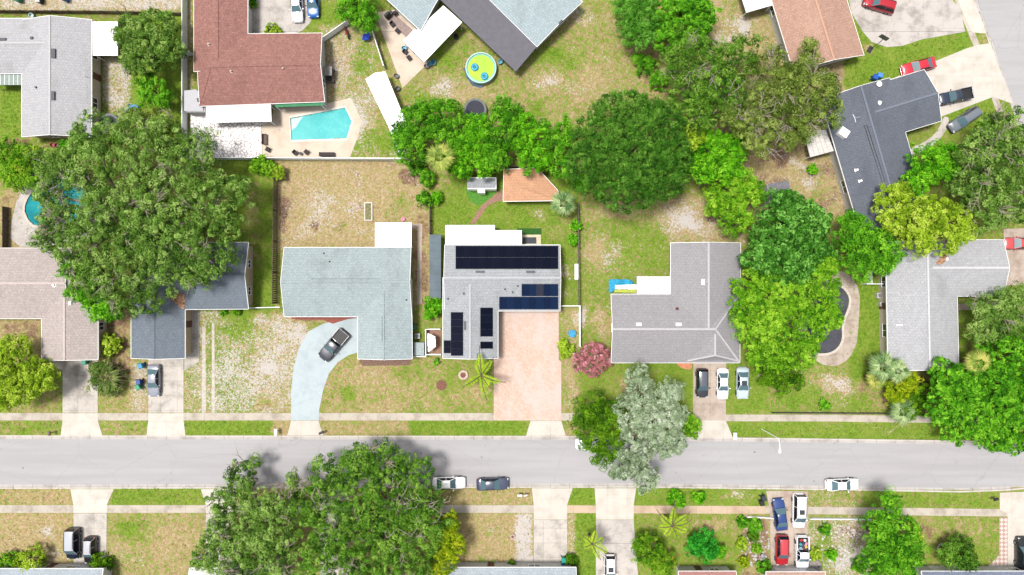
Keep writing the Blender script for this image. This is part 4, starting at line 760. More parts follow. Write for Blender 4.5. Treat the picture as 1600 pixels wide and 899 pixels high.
# ---------------------------------------------------------------- vehicles
tyre = flat('tyre_rubber', (36, 36, 38), .9); rimm = flat('wheel_rim', (176, 178, 184), .35, .6); lampm = paint('headlamp_lens', (226, 232, 236), .1); tailm = paint('tail_lamp_red', (176, 24, 26), .2)
glz = flat('car_glass_dark', (34, 42, 50), .1, spec=.3, var=.02); glb = flat('car_glass_blue', (96, 126, 136), .12, spec=.25, var=.02); trimm = flat('black_trim', (34, 34, 38), .6); sunr = paint('sunroof_glass', (60, 66, 72), .08)
def car(label, px, py, heading, colr, kind='sedan', L=4.9, Wd=1.85, cat='car', name='parked_car', roofc=None, gl=None, sunroof=False, load=None, group=None, cover=None):
    """heading: degrees, direction of the nose in the picture, 0 = right, 90 = up"""
    r = thing(name, label, cat, W(px, py), math.radians(heading), group)
    cm = paint('paint_%d_%d_%d' % colr, colr); rc = paint('paint_%d_%d_%d' % roofc, roofc) if roofc else cm; wsm = gl or glb; y = Wd/2
    if kind == 'sedan': st = [(-.5, .78, .60), (-.485, .9, .82), (-.45, .96, .95), (-.36, 1, 1.0), (-.2, 1, .96), (.1, 1, .94), (.22, .99, .93), (.34, .97, .86), (.43, .93, .77), (.48, .83, .66), (.5, .68, .52)]; rb, rr, rf_, wf, hr, Ht = -.36, -.20, .05, .21, .70, 1.42
    elif kind == 'suv': st = [(-.5, .82, .62), (-.49, .93, .95), (-.46, .97, 1.08), (-.36, 1, 1.1), (-.2, 1, 1.08), (.1, 1, 1.05), (.25, .99, 1.04), (.36, .97, .99), (.44, .93, .90), (.48, .85, .76), (.5, .72, .6)]; rb, rr, rf_, wf, hr, Ht = -.475, -.41, .08, .235, .76, 1.68
    elif kind == 'pickup': st = [(-.5, .9, .62), (-.49, .97, .78), (-.3, 1, .80), (-.13, 1, .82), (-.12, 1, 1.1), (.1, 1, 1.08), (.22, .99, 1.07), (.34, .97, 1.03), (.44, .94, .96), (.485, .87, .8), (.5, .76, .62)]; rb, rr, rf_, wf, hr, Ht = -.12, -.085, .08, .2, .76, 1.72
    elif kind == 'van': st = [(-.5, .88, .62), (-.49, .95, 1.0), (-.3, 1, 1.1), (.1, 1, 1.08), (.3, .99, 1.05), (.42, .95, .96), (.475, .87, .8), (.5, .74, .6)]; rb, rr, rf_, wf, hr, Ht = -.485, -.46, .14, .31, .82, 1.85
    # lower body loft, both sides closed
    prof = lambda w, z: [(0, .2), (w*.93, .22), (w*.99, .42), (w, z*.68), (w*.975, z-.12), (w*.9, z-.03), (w*.62, z+.012), (0, z+.03)]
    mb = MB(); n = 8; vs = []
    for s_, wf_, z in st:
        p = prof(wf_*y, z); vs += [(s_*L, q[0], q[1]) for q in p]+[(s_*L, -q[0], q[1]) for q in p[::-1][1:-1]]
    m_ = 2*n-2; N = len(st); fs = [(i*m_+k, i*m_+(k+1) % m_, (i+1)*m_+(k+1) % m_, (i+1)*m_+k) for i in range(N-1) for k in range(m_)]
    fs += [tuple(range(m_)), tuple((N-1)*m_+k for k in range(m_))[::-1]]
    body = mb.add(vs, fs).build('body', cm, r, smooth=True)
    zb = lambda s_: np.interp(s_, [q[0] for q in st], [q[2] for q in st])
    bw, rw = y*.9, y*hr*.93
    B0, B1 = (rb*L, zb(rb)-.02), (wf*L, zb(wf)-.01); T0, T1 = (rr*L, Ht-.05), (rf_*L, Ht-.03); mz = .02
    def quad(nm, pts, mt, th=.03, par=r):
        c = sum((Vector(p) for p in pts), Vector())/4; q0 = Vector((L*(rr+rf_)/2, 0, .8)); nr = (Vector(pts[1])-Vector(pts[0])).cross(Vector(pts[2])-Vector(pts[0])).normalized()
        if nr.dot(c-q0) < 0: nr = -nr
        P = [Vector(p) for p in pts]; vs = [p for p in P]+[p+nr*th for p in P]
        return MB().add(vs, [(0, 1, 2, 3), (7, 6, 5, 4), (0, 4, 5, 1), (1, 5, 6, 2), (2, 6, 7, 3), (3, 7, 4, 0)]).build(nm, mt, par)
    iw = .06
    quad('windscreen', [(B1[0], -bw+.04, B1[1]), (B1[0], bw-.04, B1[1]), (T1[0]+.02, rw-.03, T1[1]), (T1[0]+.02, -rw+.03, T1[1])], wsm)
    quad('rear_window', [(B0[0], -bw+iw, B0[1]), (B0[0], bw-iw, B0[1]), (T0[0]-.02, rw-.03, T0[1]), (T0[0]-.02, -rw+.03, T0[1])], glz if kind != 'sedan' else wsm)
    for sg in (-1, 1):
        quad('side_window', [(B0[0]+.05, sg*bw, B0[1]), (B1[0]-.05, sg*bw, B1[1]), (T1[0]-.03, sg*rw, T1[1]), (T0[0]+.05, sg*rw, T0[1])], glz)
        for a, b in ((B0, T0), (B1, T1)): MB().beam((a[0], sg*(bw-.02), a[1]), (b[0], sg*(rw-.01), b[1]), .07, .07).build('pillar', rc, r)
        xm = (T0[0]+T1[0])/2; MB().beam((xm, sg*(bw+.02), zb(xm/L)-.02), (xm, sg*(rw+.02), Ht-.05), .07, .04).build('pillar', rc, r)
    # roof: crowned panel
    xs = np.linspace(T0[0]-.06, T1[0]+.05, 7); ys = np.linspace(-1, 1, 7); vs = []
    for k, z0 in ((0, 0), (1, -.05)):
        for i, x in enumerate(xs):
            for v in ys: u = (i/6-.5)*2; ww = (rw+.03)*(1-.07*u**4); vs.append((x, v*ww, Ht+.03-.06*v**4-.04*v*v-.045*u*u-.02*u**4+z0))
    f = []
    for i in range(6):
        for j in range(6): a = i*7+j; f += [(a, a+7, a+8, a+1), (49+a, 49+a+1, 49+a+8, 49+a+7)]
    edge = [i*7 for i in range(7)]+[42+j for j in range(1, 7)]+[i*7+6 for i in range(5, -1, -1)]+[j for j in range(5, 0, -1)]
    f += [(edge[i], edge[(i+1) % len(edge)], 49+edge[(i+1) % len(edge)], 49+edge[i]) for i in range(len(edge))]
    rfo = MB().add(vs, f).build('roof', rc, r, smooth=True)
    if sunroof: MB().box(((T1[0]*.72+T0[0]*.28), 0, Ht+.03), (.75, .8, .03)).build('sunroof', sunr, rfo)
    if kind in ('suv', 'van'):
        for sg in (-1, 1): MB().beam((T0[0]+.15, sg*(rw-.08), Ht+.03), (T1[0]-.2, sg*(rw-.08), Ht+.03), .04, .05).build('roof_rail', trimm, rfo)
    for sx in (-.31, .31):
        for sg in (-1, 1):
            t_ = MB(); R_ = .34 if kind != 'pickup' else .38; n_ = 18; vv = []
            for k in range(n_):
                an = 2*math.pi*k/n_
                for yy, rr_ in ((y-.2, R_), (y+.005, R_), (y+.02, R_-.05), (y+.02, .2)): vv.append((sx*L+math.cos(an)*rr_, sg*yy, R_+math.sin(an)*rr_))
            ff = [(4*k+j, 4*((k+1) % n_)+j, 4*((k+1) % n_)+j+1, 4*k+j+1) for k in range(n_) for j in range(3)]+[tuple(4*k for k in range(n_))]
            w = t_.add(vv, ff).build('wheel', tyre, r)
            rm_ = MB(); vv = [(sx*L, sg*(y+.01), R_)]+[(sx*L+math.cos(2*math.pi*k/n_)*.21, sg*(y+.024), R_+math.sin(2*math.pi*k/n_)*.21) for k in range(n_)]
            rm_.add(vv, [(0, k+1, (k+1) % n_+1) for k in range(n_)]).build('rim', rimm, w)
    for sg in (-1, 1):
        zf = zb(.46)-.07; MB().box((.468*L, sg*y*.68, zf), (.2, .36, .12), sg*-.35).build('headlight', lampm, r, bevel=.03)
        zr_ = zb(-.48)-.12; MB().box((-.488*L, sg*y*.76, zr_), (.1, .26, .2), sg*.15).build('taillight', tailm, r, bevel=.02)
        MB().box((wf*L-.35, sg*(y+.1), zb(wf)+.06), (.14, .24, .15), sg*.2).build('mirror', cm if colr[0] > 60 else trimm, r, bevel=.03)
    sm = MB()
    for xs_ in (rb*L*.45, T1[0]*.55+.05, wf*L-.1):
        for sg in (-1, 1): sm.box((xs_, sg*(y+.003), .66), (.025, .012, .62))
    sm.beam((wf*L+.12, -y*.82, zb(.3)+.035), (.44*L, -y*.72, zb(.44)+.03), .025, .012); sm.beam((wf*L+.12, y*.82, zb(.3)+.035), (.44*L, y*.72, zb(.44)+.03), .025, .012)
    sm.build('panel_gap', trimm, body)
    g = MB().box((.495*L, 0, .42), (.06, Wd*.62, .2)); g.build('grille', trimm, r)
    for nm, x in (('front_bumper', .497), ('rear_bumper', -.5)): MB().box((x*L, 0, .36), (.1, Wd*.72, .16)).build(nm, trimm if kind in ('pickup', 'suv') else cm, r, bevel=.03)
    m = MB()
    m.beam((wf*L+.12, -bw*.7, zb(wf)+.03), (wf*L+.05, -.05, zb(wf)+.06), .03, .02); m.beam((wf*L+.12, .05, zb(wf)+.03), (wf*L+.05, bw*.75, zb(wf)+.06), .03, .02); m.build('wiper', trimm, r)
    if kind == 'pickup':
        fl = MB(); x0, x1 = -.485*L, -.135*L; b = MB()
        for sg in (-1, 1): b.box(((x0+x1)/2, sg*(y-.07), .98), (x1-x0, .13, .36))
        b.box((x0+.04, 0, .97), (.09, Wd-.16, .34)); bed = b.build('cargo_bed', cm, r, bevel=.03)
        MB().box(((x0+x1)/2, 0, .845), (x1-x0-.05, Wd-.28, .02)).build('bed_liner', trimm if not cover else cm, bed)
        if cover: MB().box(((x0+x1)/2, 0, 1.17), (x1-x0, Wd-.12, .04)).build('bed_cover', paint('cover', cover), bed)
    return r
car('white sedan at the top edge on the pale driveway', 466, 12, -87, (238, 240, 242), L=5.0)
car('bright blue sedan at the top edge beside the grass', 491, 7, -88, (20, 110, 200), L=4.6)
car('dark red crossover on the cracked driveway, top right', 1370, 10, 163, (196, 24, 46), 'suv', L=4.9)
car('bright red coupe tucked beside the charcoal roof', 1431, 106, 195, (226, 36, 60), L=5.4)
car('black pickup with white bed cover nosed under the charcoal roof', 1487, 153, 192, (40, 54, 78), 'pickup', L=5.4, name='pickup_truck', cat='pickup truck', roofc=(46, 58, 80))
car('metallic grey sport utility vehicle parked askew on the lawn', 1502, 189, 214, (128, 136, 146), 'suv', L=5.2)
car('coral red car entering from the right edge', 1588, 381, 180, (232, 84, 84), L=5.0)
car('black pickup truck on the curving pale blue driveway', 523, 539, 230, (62, 64, 76), 'pickup', L=5.6, Wd=2.1, name='pickup_truck', cat='pickup truck', roofc=(90, 92, 104))
car('grey sedan with dark windows on the slab driveway', 244, 594, -90, (160, 164, 178), L=5.0, Wd=1.9)
car('black crossover nearest the orange porch step', 1095, 598, -90, (52, 56, 66), 'suv', L=4.5, roofc=(96, 102, 116))
car('white sedan between the black crossover and the bluish white sedan', 1127, 599, -90, (246, 246, 250), L=4.8, Wd=1.8, gl=glb)
car('bluish white sedan with a sunroof half on the grass', 1158, 598, -90, (214, 232, 242), L=4.9, Wd=1.95, sunroof=True)
car('white sedan on the street touching the tree shade', 702, 753, 1, (248, 248, 248), L=5.1, Wd=1.9)
car('dark graphite sedan parked on the street behind the white one', 770, 754.5, 2, (74, 82, 108), L=5.0, Wd=1.9)
car('lone white sedan parked along the street at right', 1313, 755.5, 2, (244, 244, 246), L=5.1, Wd=1.85)
car('white car poking out from under the dark street tree', 921, 692.5, 180, (240, 240, 242), L=4.4)
car('navy boxy van with a silvery roof at lower left', 119, 847, -90, (24, 36, 62), 'van', L=4.8, Wd=1.95, roofc=(198, 202, 212))
car('black hatchback with a pale roof beside the navy van', 146, 857, -91, (30, 28, 34), 'suv', L=4.1, Wd=1.75, roofc=(200, 200, 206))
car('white crossover with sunroof on the weathered driveway', 952, 886, -90, (244, 244, 246), 'suv', L=4.4, sunroof=True)
car('royal blue sedan in front of the cottage garden', 1216, 802, 97, (44, 74, 142), L=5.0, Wd=1.9, gl=glb)
car('long white van facing the house beside the blue sedan', 1245, 796, -91, (244, 242, 242), 'van', L=5.3, Wd=1.95, sunroof=True)
car('red crossover directly below the royal blue sedan', 1219, 857, -91, (200, 36, 50), 'suv', L=4.7, Wd=1.9, roofc=(214, 70, 80))
pk = car('white pickup loaded with colourful junk in its bed', 1250, 862, -90, (240, 242, 246), 'pickup', L=5.6, Wd=1.95, name='pickup_truck', cat='pickup truck')
car('black sport utility vehicle at the lower right corner', 1593, 862, 90, (30, 32, 36), 'suv', L=5.0, Wd=2.0)
o_ = W(1250, 846)
for k, (cn, cc, ux, uy) in enumerate((('red', (220, 60, 60), -.3, .6), ('white', (240, 240, 240), .25, .55), ('navy', (30, 40, 70), 0, .2), ('teal', (80, 180, 185), -.4, 0), ('pink', (236, 150, 180), .35, .1), ('dark grey', (70, 70, 76), -.1, -.3), ('yellow', (236, 206, 80), .4, -.35), ('pale blue', (150, 200, 232), -.4, -.6), ('maroon', (120, 40, 50), .15, -.7), ('black', (40, 40, 44), .45, -.75))):
    x, y_ = o_.x+ux, o_.y+uy; s_ = .34+rng.rand()*.25
    single(MB().box((x, y_, 1.0+s_*.2), (s_, s_*(.7+.6*rng.rand()), s_*.6), rng.rand()*3, .2*rng.randn(), .2*rng.randn()), 'junk_box', flat('junk_%d' % k, cc, .7, var=.1), '%s box jumbled in the white pickup bed' % cn, 'box', Vector((x, y_, .86)), 'junk piled in the pickup bed', bevel=.03)
# motorcycle
mc = thing('motorcycle', 'dark red motorcycle by the blue tarpaulin', 'motorcycle', W(543, 53), math.radians(-72))
for x in (-.7, .7):
    w = MB(); n_ = 16; vv = []
    for k in range(n_):
        an = 2*math.pi*k/n_
        for yy, rr_ in ((-.07, .24), (-.08, .32), (.08, .32), (.07, .24)): vv.append((x+math.cos(an)*rr_, yy, .32+math.sin(an)*rr_))
    w.add(vv, [(4*k+j, 4*((k+1) % n_)+j, 4*((k+1) % n_)+(j+1) % 4, 4*k+(j+1) % 4) for k in range(n_) for j in range(4)]).build('wheel', tyre, mc)
MB().tube([(-.75, 0, .75), (-.3, 0, .8), (0, 0, .72), (.25, 0, .92), (.5, 0, .9)], [.12, .2, .14, .24, .1], 10).build('body', paint('moto_red', (150, 24, 34)), mc, smooth=True)
MB().tube([(-.6, 0, .88), (-.2, 0, .86)], [.13, .15], 8).build('seat', trimm, mc, smooth=True)
MB().tube([(.45, -.4, 1.02), (.55, 0, .98), (.45, .4, 1.02)], .03).build('handlebar', trimm, mc)
MB().tube([(.5, 0, .95), (.7, 0, .32)], .05).build('fork', metal, mc); MB().box((0, 0, .4), (.5, .36, .36)).build('engine', metal, mc, bevel=.04)
# ---------------------------------------------------------------- small things
def bin_(label, px, py, rgb, lid=None, rz=0, cat='bin', h=1.05):
    r = thing('wheelie_bin', label, cat, W(px, py), rz); cm = flat('bin_%d_%d_%d' % rgb, rgb, .5, var=.06); lm = flat('bin_%d_%d_%d' % lid, lid, .5, var=.06) if lid else cm
    b = MB(); vs = [(x*(.26 if z == 0 else .33), y*(.3 if z == 0 else .38), z) for z in (0, h) for x, y in ((-1, -1), (1, -1), (1, 1), (-1, 1))]
    b.add(vs, [(3, 2, 1, 0), (4, 5, 6, 7), (0, 1, 5, 4), (1, 2, 6, 5), (2, 3, 7, 6), (3, 0, 4, 7)]).build('body', cm, r, bevel=.03)
    MB().add([(-.36, -.42, h), (.36, -.42, h), (.36, .44, h), (-.36, .44, h), (-.3, -.3, h+.1), (.3, -.3, h+.1), (.3, .36, h+.12), (-.3, .36, h+.12)], [(3, 2, 1, 0), (4, 5, 6, 7), (0, 1, 5, 4), (1, 2, 6, 5), (2, 3, 7, 6), (3, 0, 4, 7)]).build('lid', lm, r)
    for x in (-.3, .3): MB().lathe((x, .36, 0), [(.0, .02), (.1, .04), (.1, .16), (0, .18)], 8).build('wheel', tyre, r)
    MB().tube([(-.28, .45, h-.03), (.28, .45, h-.03)], .025).build('handle', trimm, r)
G_ = (38, 158, 112); Bl = (24, 92, 190)
bin_('blue topped bin near the garage of the slate roofed house', 225, 571, (30, 150, 196), rz=.3)
bin_('dark blue lidded bin left of the grey sedan', 222, 596, (24, 70, 150), rz=.1); bin_('green bin just below the dark blue one', 221, 604, G_, rz=.5)
bin_('green bin at the taupe roofed house garage', 138, 565, (60, 160, 130)); bin_('green bin by the lower left house front', 113, 886, (30, 130, 110)); bin_('blue bin beside the green one at lower left', 124, 885, Bl)
bin_('teal bin at the end of the concrete driveway', 880, 872, (20, 170, 150)); bin_('navy bin tucked behind the teal bin', 879.5, 881, (24, 86, 160))
bin_('black bin lying by the south pavement', 1190, 776, (60, 66, 84), rz=.4); bin_('small dark bin next to the tipped black bin', 1188, 784, (34, 40, 38), rz=.2, h=.8)
bin_('bright blue bin at the corner of the charcoal roof', 1363, 124, (24, 100, 210), rz=1.2); bin_('second blue bin with white patch near the charcoal roof', 1370, 121, (40, 120, 224), (90, 160, 236), rz=1.25)
bin_('green bin at the top left edge', 33, 2, (20, 150, 110)); bin_('black bin with white top at the top left edge', 66, 4, (30, 34, 40), (230, 236, 240)); bin_('blue bin in the row at the top left edge', 106, 1, (30, 110, 190), (40, 50, 70))
bin_('green bin squeezed between the pale blue house and its fence', 648, 511, (20, 120, 96))
def mailbox(label, px, py, rgb, rz=0, big=1.0):
    r = thing('mailbox', label, 'mailbox', W(px, py), rz); MB().box((0, 0, .5), (.1, .1, 1.0)).build('post', wood, r)
    s_ = big; prof = [(-.14*s_, 0), (.14*s_, 0), (.14*s_, .16), (.09*s_, .25), (0, .28), (-.09*s_, .25), (-.14*s_, .16)]
    vs = [(-.27*s_, a_, 1+b_) for a_, b_ in prof]+[(.27*s_, a_, 1+b_) for a_, b_ in prof]
    MB().add(vs, [tuple(range(7)), tuple(range(7, 14))[::-1]]+[(i, 7+i, 7+(i+1) % 7, (i+1) % 7) for i in range(7)]).build('box', flat('mb_%d_%d_%d' % rgb, rgb, .5), r)
    MB().box((.0, .16*s_, 1.15), (.12, .02, .05)).build('flag', tailm, r)
mailbox('large white topped mailbox near the curving driveway apron', 435, 673, (244, 244, 244), 1.57, 1.7); mailbox('small black mailbox at the right side of the curving apron', 505, 674, (34, 34, 38), .5, 1.3)
mailbox('brown mailbox at the far left verge', 85, 675, (110, 90, 80), 1.57, 1.2); mailbox('white mailbox on the brown verge behind the dark sedan', 812, 771, (244, 244, 244), 0, 1.2); mailbox('white mailbox paired beside the first on the brown verge', 821, 771, (236, 230, 224), .3, 1.1)
mailbox('black mailbox on the verge at lower right', 1548, 777, (40, 40, 44), .3, 1.3); mailbox('white mailbox at the edge of the tan driveway apron', 1145, 679, (250, 250, 250), 1.57, 1.9)
# street lamp
sl_ = thing('street_lamp', 'white street lamp leaning its arm over the road', 'street lamp', W(1191, 671)); b = W(1191, 671)
MB().tube([(0, 0, -.1), (0, 0, .3), (0, 0, 6.0)], [.12, .07, .05], 10).build('pole', white, sl_); MB().tube([(0, 0, 6.0), (.1, -.5, 6.25), (.1, -1.5, 6.4)], [.045, .035, .03], 8).build('arm', white, sl_)
MB().add([(.0, -1.4, 6.36), (.2, -1.4, 6.36), (.32, -2.0, 6.34), (.1, -2.15, 6.34), (-.12, -2.0, 6.34), (.04, -1.4, 6.46), (.16, -1.4, 6.46), (.24, -1.95, 6.44), (.1, -2.08, 6.44), (-.04, -1.95, 6.44)], [(0, 1, 2, 3, 4), (9, 8, 7, 6, 5), (0, 5, 6, 1), (1, 6, 7, 2), (2, 7, 8, 3), (3, 8, 9, 4), (4, 9, 5, 0)]).build('lamp_head', white, sl_)
# basketball hoop
bh = thing('basketball_hoop', 'basketball hoop with a black framed backboard over the cracked driveway', 'basketball hoop', W(1360, 76), math.radians(60))
MB().box((-.2, 0, .1), (1.0, .7, .2)).build('base', darkm, bh, bevel=.05); MB().tube([(-.1, 0, .1), (.0, 0, 2.8), (.4, 0, 3.2)], .06, 8).build('pole', darkm, bh)
bb = MB().box((.5, 0, 3.2), (.05, 1.3, .8)).build('backboard', flat('hoop_board', (120, 122, 126), .3), bh); m = MB()
for a_, c_ in (((.53, -.62, 2.8), (.53, .62, 2.8)), ((.53, -.62, 3.6), (.53, .62, 3.6)), ((.53, -.62, 2.8), (.53, -.62, 3.6)), ((.53, .62, 2.8), (.53, .62, 3.6))): m.beam(a_, c_, .1, .1)
m.build('frame', darkm, bb); m = MB(); m.tube([(.78+math.cos(t_)*.23, math.sin(t_)*.23, 3.0) for t_ in np.linspace(0, 6.283, 17)], .015, 5); m.build('rim', flat('hoop_rim', (220, 90, 40), .5), bh)
# above ground pool
r = thing('above_ground_pool', 'round above ground pool with lime green floor and two blue rings', 'above ground pool', W(752, 110)); R_ = 2.35
MB().lathe((0, 0, 0), [(R_-.05, 0), (R_, 0), (R_, 1.1), (R_+.06, 1.12), (R_+.04, 1.2), (R_-.12, 1.2), (R_-.12, .1)], 40, cap=False).build('wall', flat('pool_wall', (196, 236, 228), .5), r, smooth=True)
t = NT('lime_water'); d_ = t.n('ShaderNodeTexCoord'); gr = t.noise(t.co(), .5, 3); col = t.mix(t.ramp(gr, .35, .65), C(206, 232, 50), C(180, 232, 70)); t.bump(t.noise(t.co(), 3, 2), .2, .03); lw = t.fin(col, .1, 0, .5)
MB().lathe((0, 0, 0), [(R_-.13, .9), (R_-.13, .98), (0, .98)], 40).build('water', lw, r)
m = MB(); m.lathe((0, 0, .9), [(R_-.14, .0), (R_-.14, .1), (R_-.34, .1)], 40, cap=False); m.build('ledge', flat('pool_ledge', (130, 214, 196), .5), r)
for i, (dx, dy) in enumerate(((-.95, .1), (.55, -1.3))):
    p = W(752, 110)+Vector((dx, dy, 1.02)); m = MB()
    m.lathe((0, 0, 0), [(.24+.3, .0)]+[(.38+.2*math.cos(q_), .08+.14*math.sin(q_)) for q_ in np.linspace(-1.5, 4.6, 10)], 20)
    single(MB().lathe(p, [(.38+.22*math.cos(q_), .08+.14*math.sin(q_)) for q_ in np.linspace(-3.14, 3.14, 12)], 24), 'swim_ring', flat('swim_ring_blue', (20, 176, 214), .4), ['blue swim ring at the left rim of the lime pool', 'blue swim ring at the lower rim of the lime pool'][i], 'swim ring', p, smooth=True)
    single(MB().lathe(p+Vector((0, 0, .02)), [(0, 0), (.17, 0), (.17, .1), (0, .12)], 14), 'pool_float', flat('float_dark', (20, 130, 150), .5), ['small float in the left swim ring', 'small float in the lower swim ring'][i], 'float', p)
single(MB().add([tuple(W(x, y, z)) for x, y, z in ((724, 106, .02), (729, 122, .02), (738, 134, .02), (750, 138, .02), (756, 134, .3), (741, 126, .8), (733, 118, .9), (729, 106, .8))], [(0, 1, 6, 7), (1, 2, 5, 6), (2, 3, 4, 5)]), 'pool_tarp', flat('blue_grey_tarp', (96, 130, 148), .6, var=.2), 'crumpled blue grey tarp beside the lime pool', 'tarp', W(735, 125))
def trampoline(label, px, py, R_=1.65):
    r = thing('trampoline', label, 'trampoline', W(px, py)); MB().lathe((0, 0, 0), [(R_-.35, .88), (R_-.3, .92), (R_, .92), (R_+.03, .85), (R_-.3, .84)], 36, cap=False).build('rim', flat('tramp_rim', (110, 116, 118), .6), r)
    MB().lathe((0, 0, 0), [(R_-.3, .86), (R_-.3, .89), (0, .86)], 36).build('mat', flat('tramp_mat', (56, 58, 74), .8), r)
    for k in range(6): a_ = k*1.047; MB().tube([(math.cos(a_)*R_*.95, math.sin(a_)*R_*.95, 0), (math.cos(a_)*R_*.95, math.sin(a_)*R_*.95, .86)], .04).build('leg', metal, r)
trampoline('black round trampoline at the edge of the tree row', 743, 174, 1.75); trampoline('dark trampoline half hidden above the huge oak', 176, 196, 1.6)
def chair(label, px, py, rz, rgb=(62, 54, 54), w=.6, group=None):
    r = thing('patio_chair', label, 'chair', W(px, py), rz, group); m_ = flat('rattan_%d' % rgb[0], rgb, .8, var=.15, scale=9)
    MB().box((0, 0, .4), (w, .6, .1)).build('seat', m_, r, bevel=.02); MB().box((0, .3, .65), (w, .07, .5), 0, -.15).build('backrest', m_, r, bevel=.02)
    for sx in (-1, 1):
        MB().box((sx*w/2, 0, .58), (.07, .6, .06)).build('armrest', m_, r)
        for sy in (-1, 1): MB().box((sx*(w/2-.04), sy*.26, .18), (.05, .05, .36)).build('leg', m_, r)
for i, (x, y, z) in enumerate(((420, 235, -.5), (463, 240, .8), (480, 239, -.8))): chair(['dark patio chair nearest the white rocks', 'left dark chair of the pair at the pool deck edge', 'right dark chair of the pair at the pool deck edge'][i], x, y, z+math.pi*0)
chair('long dark double sunbed along the lower pool fence', 512, 242, 3.14, w=2.3); chair('brown bench with pale cushion on the deck beside the rocks', 415.5, 219, 1.57, (110, 92, 88), w=1.6)
r = thing('patio_table', 'small dark table between two pool chairs', 'table', W(471, 241)); MB().lathe((0, 0, 0), [(0, .42), (.26, .42), (.26, .47), (0, .47)], 14).build('tabletop', darkm, r); MB().tube([(0, 0, 0), (0, 0, .42)], .04).build('leg', darkm, r)
for i, (x, y) in enumerate(((437.5, 190), (437, 203))): single(MB().lathe(W(x, y), [(0, 0), (.18, 0), (.22, .03), (.0, .05)], 12), 'deck_drain', flat('drain', (196, 184, 176), .6), ['upper round drain cover on the pool deck', 'lower round drain cover on the pool deck'][i], 'drain cover', W(x, y))
# golf cart style utility frame east of the red roof
r = thing('utility_cart', 'grey brown utility cart parked against the red roofed house', 'cart', W(517, 120), 1.57)
MB().box((0, 0, .55), (2.2, 1.3, .25)).build('body', flat('cart_body', (124, 108, 98), .7), r, bevel=.05); MB().box((.3, 0, 1.75), (1.4, 1.3, .06)).build('roof', flat('cart_roof', (170, 164, 160), .6), r, bevel=.03)
MB().box((-.55, 0, .8), (.6, .7, .3)).build('seat', darkm, r, bevel=.04)
for x in (-.7, .7):
    for y in (-.55, .55): MB().tube([(x*1.2, y-.1, .25), (x*1.2, y+.1, .25)], .25, 12).build('wheel', tyre, r); MB().tube([(.3+x*.95, y, .6), (.3+x*.95, y, 1.75)], .03).build('roof_post', metal, r)
def ac(label, px, py, rz=0, s_=.85):
    r = thing('air_conditioner', label, 'air conditioner', W(px, py), rz); MB().box((0, 0, .4), (s_, s_, .75)).build('housing', flat('ac_body', (220, 222, 222), .5), r, bevel=.04); MB().lathe((0, 0, .775), [(s_*.4, 0), (s_*.42, .03), (s_*.34, .04), (.1, .02), (0, .03)], 16).build('fan_grille', flat('ac_fan', (128, 134, 136), .5), r)
ac('square air conditioner on the left of the silver roof', 1371, 462); ac('white round topped unit below the air conditioner by the silver roof', 1375, 475, .3, .7); ac('air conditioner between the white flat roof and the orange roof', 1202, 16, .3); ac('white unit beside the pale blue house wall', 653, 525, 0, .8)
r = thing('utility_box', 'flat grey utility enclosure beside the pale blue house', 'utility box', W(657, 544)); MB().box((0, 0, .8), (1.5, 1.9, 1.6)).build('housing', flat('util_grey', (150, 166, 170), .6), r, bevel=.03); MB().box((0, 0, 1.63), (1.6, 2.0, .06)).build('lid', flat('util_lid', (166, 182, 184), .6), r)
# soft things
def cloth(name, label, cat, pts, z, rgb, amp=.18, seedv=1, th=.04):
    rs = np.random.RandomState(seedv); P = [W(*p) for p in pts]; xs = [p.x for p in P]; ys = [p.y for p in P]; n = 22
    poly = [(p.x, p.y) for p in P]; gx = np.linspace(min(xs), max(xs), n); gy = np.linspace(min(ys), max(ys), n); X, Y = np.meshgrid(gx, gy); ins = inpoly(X, Y, poly)
    Z = z+amp*(rs.rand(n, n)+np.sin(X*3+rs.rand()*6)*.4+np.cos(Y*4+X*2)*.4); m = MB(); vs = [(X[i, j], Y[i, j], max(.03, Z[i, j])) for i in range(n) for j in range(n)]
    fs = [(i*n+j, i*n+j+1, (i+1)*n+j+1, (i+1)*n+j) for i in range(n-1) for j in range(n-1) if ins[i:i+2, j:j+2].sum() >= 3]; m.add(vs, fs)
    o = single(m, name, flat('cloth_%d_%d_%d' % rgb, rgb, .7, var=.1), label, cat, P[0]); md = o.modifiers.new('thick', 'SOLIDIFY'); md.thickness = th; o.data.shade_smooth(); return o
cloth('tarpaulin', 'bright cyan blue tarpaulin bunched beside the striped patio roof', 'tarpaulin', smoothpoly([(948, 440), (958, 435), (985, 437), (992, 444), (985, 448), (962, 450), (956, 459), (950, 458)]), .4, (40, 176, 222), .3)
cloth('boat_cover', 'white sheet on the clutter beside the cyan tarpaulin', 'sheet', [(958, 446), (994, 444), (996, 453), (960, 452)], .7, (240, 240, 236), .12, 2); cloth('float_mat', 'yellow green inflatable mat below the cyan tarpaulin', 'inflatable mat', [(957, 453), (994, 452), (995, 458), (958, 457)], .6, (206, 222, 90), .08, 3)
cloth('tarpaulin', 'royal blue tarpaulin by the motorcycle and white fence', 'tarpaulin', smoothpoly([(566, 58), (576, 52), (582, 58), (578, 66), (568, 67)]), .6, (20, 70, 200), .3, 4)
cloth('shade_sail', 'white triangular shade sail over the tiny courtyard', 'shade sail', [(670, 518), (683, 524), (684, 540), (671, 550)], 2.0, (252, 248, 240), .1, 5)
cloth('spa_cover', 'small light blue cover on the grass near the white fence corner', 'cover', smoothpoly([(887, 516), (898, 515), (901, 523), (895, 528), (888, 525)]), .4, (70, 178, 226), .2, 6)
slab('patio', [(667, 515), (689, 515), (689, 553), (667, 553)], t2, 'tiny reddish brick courtyard', .03)
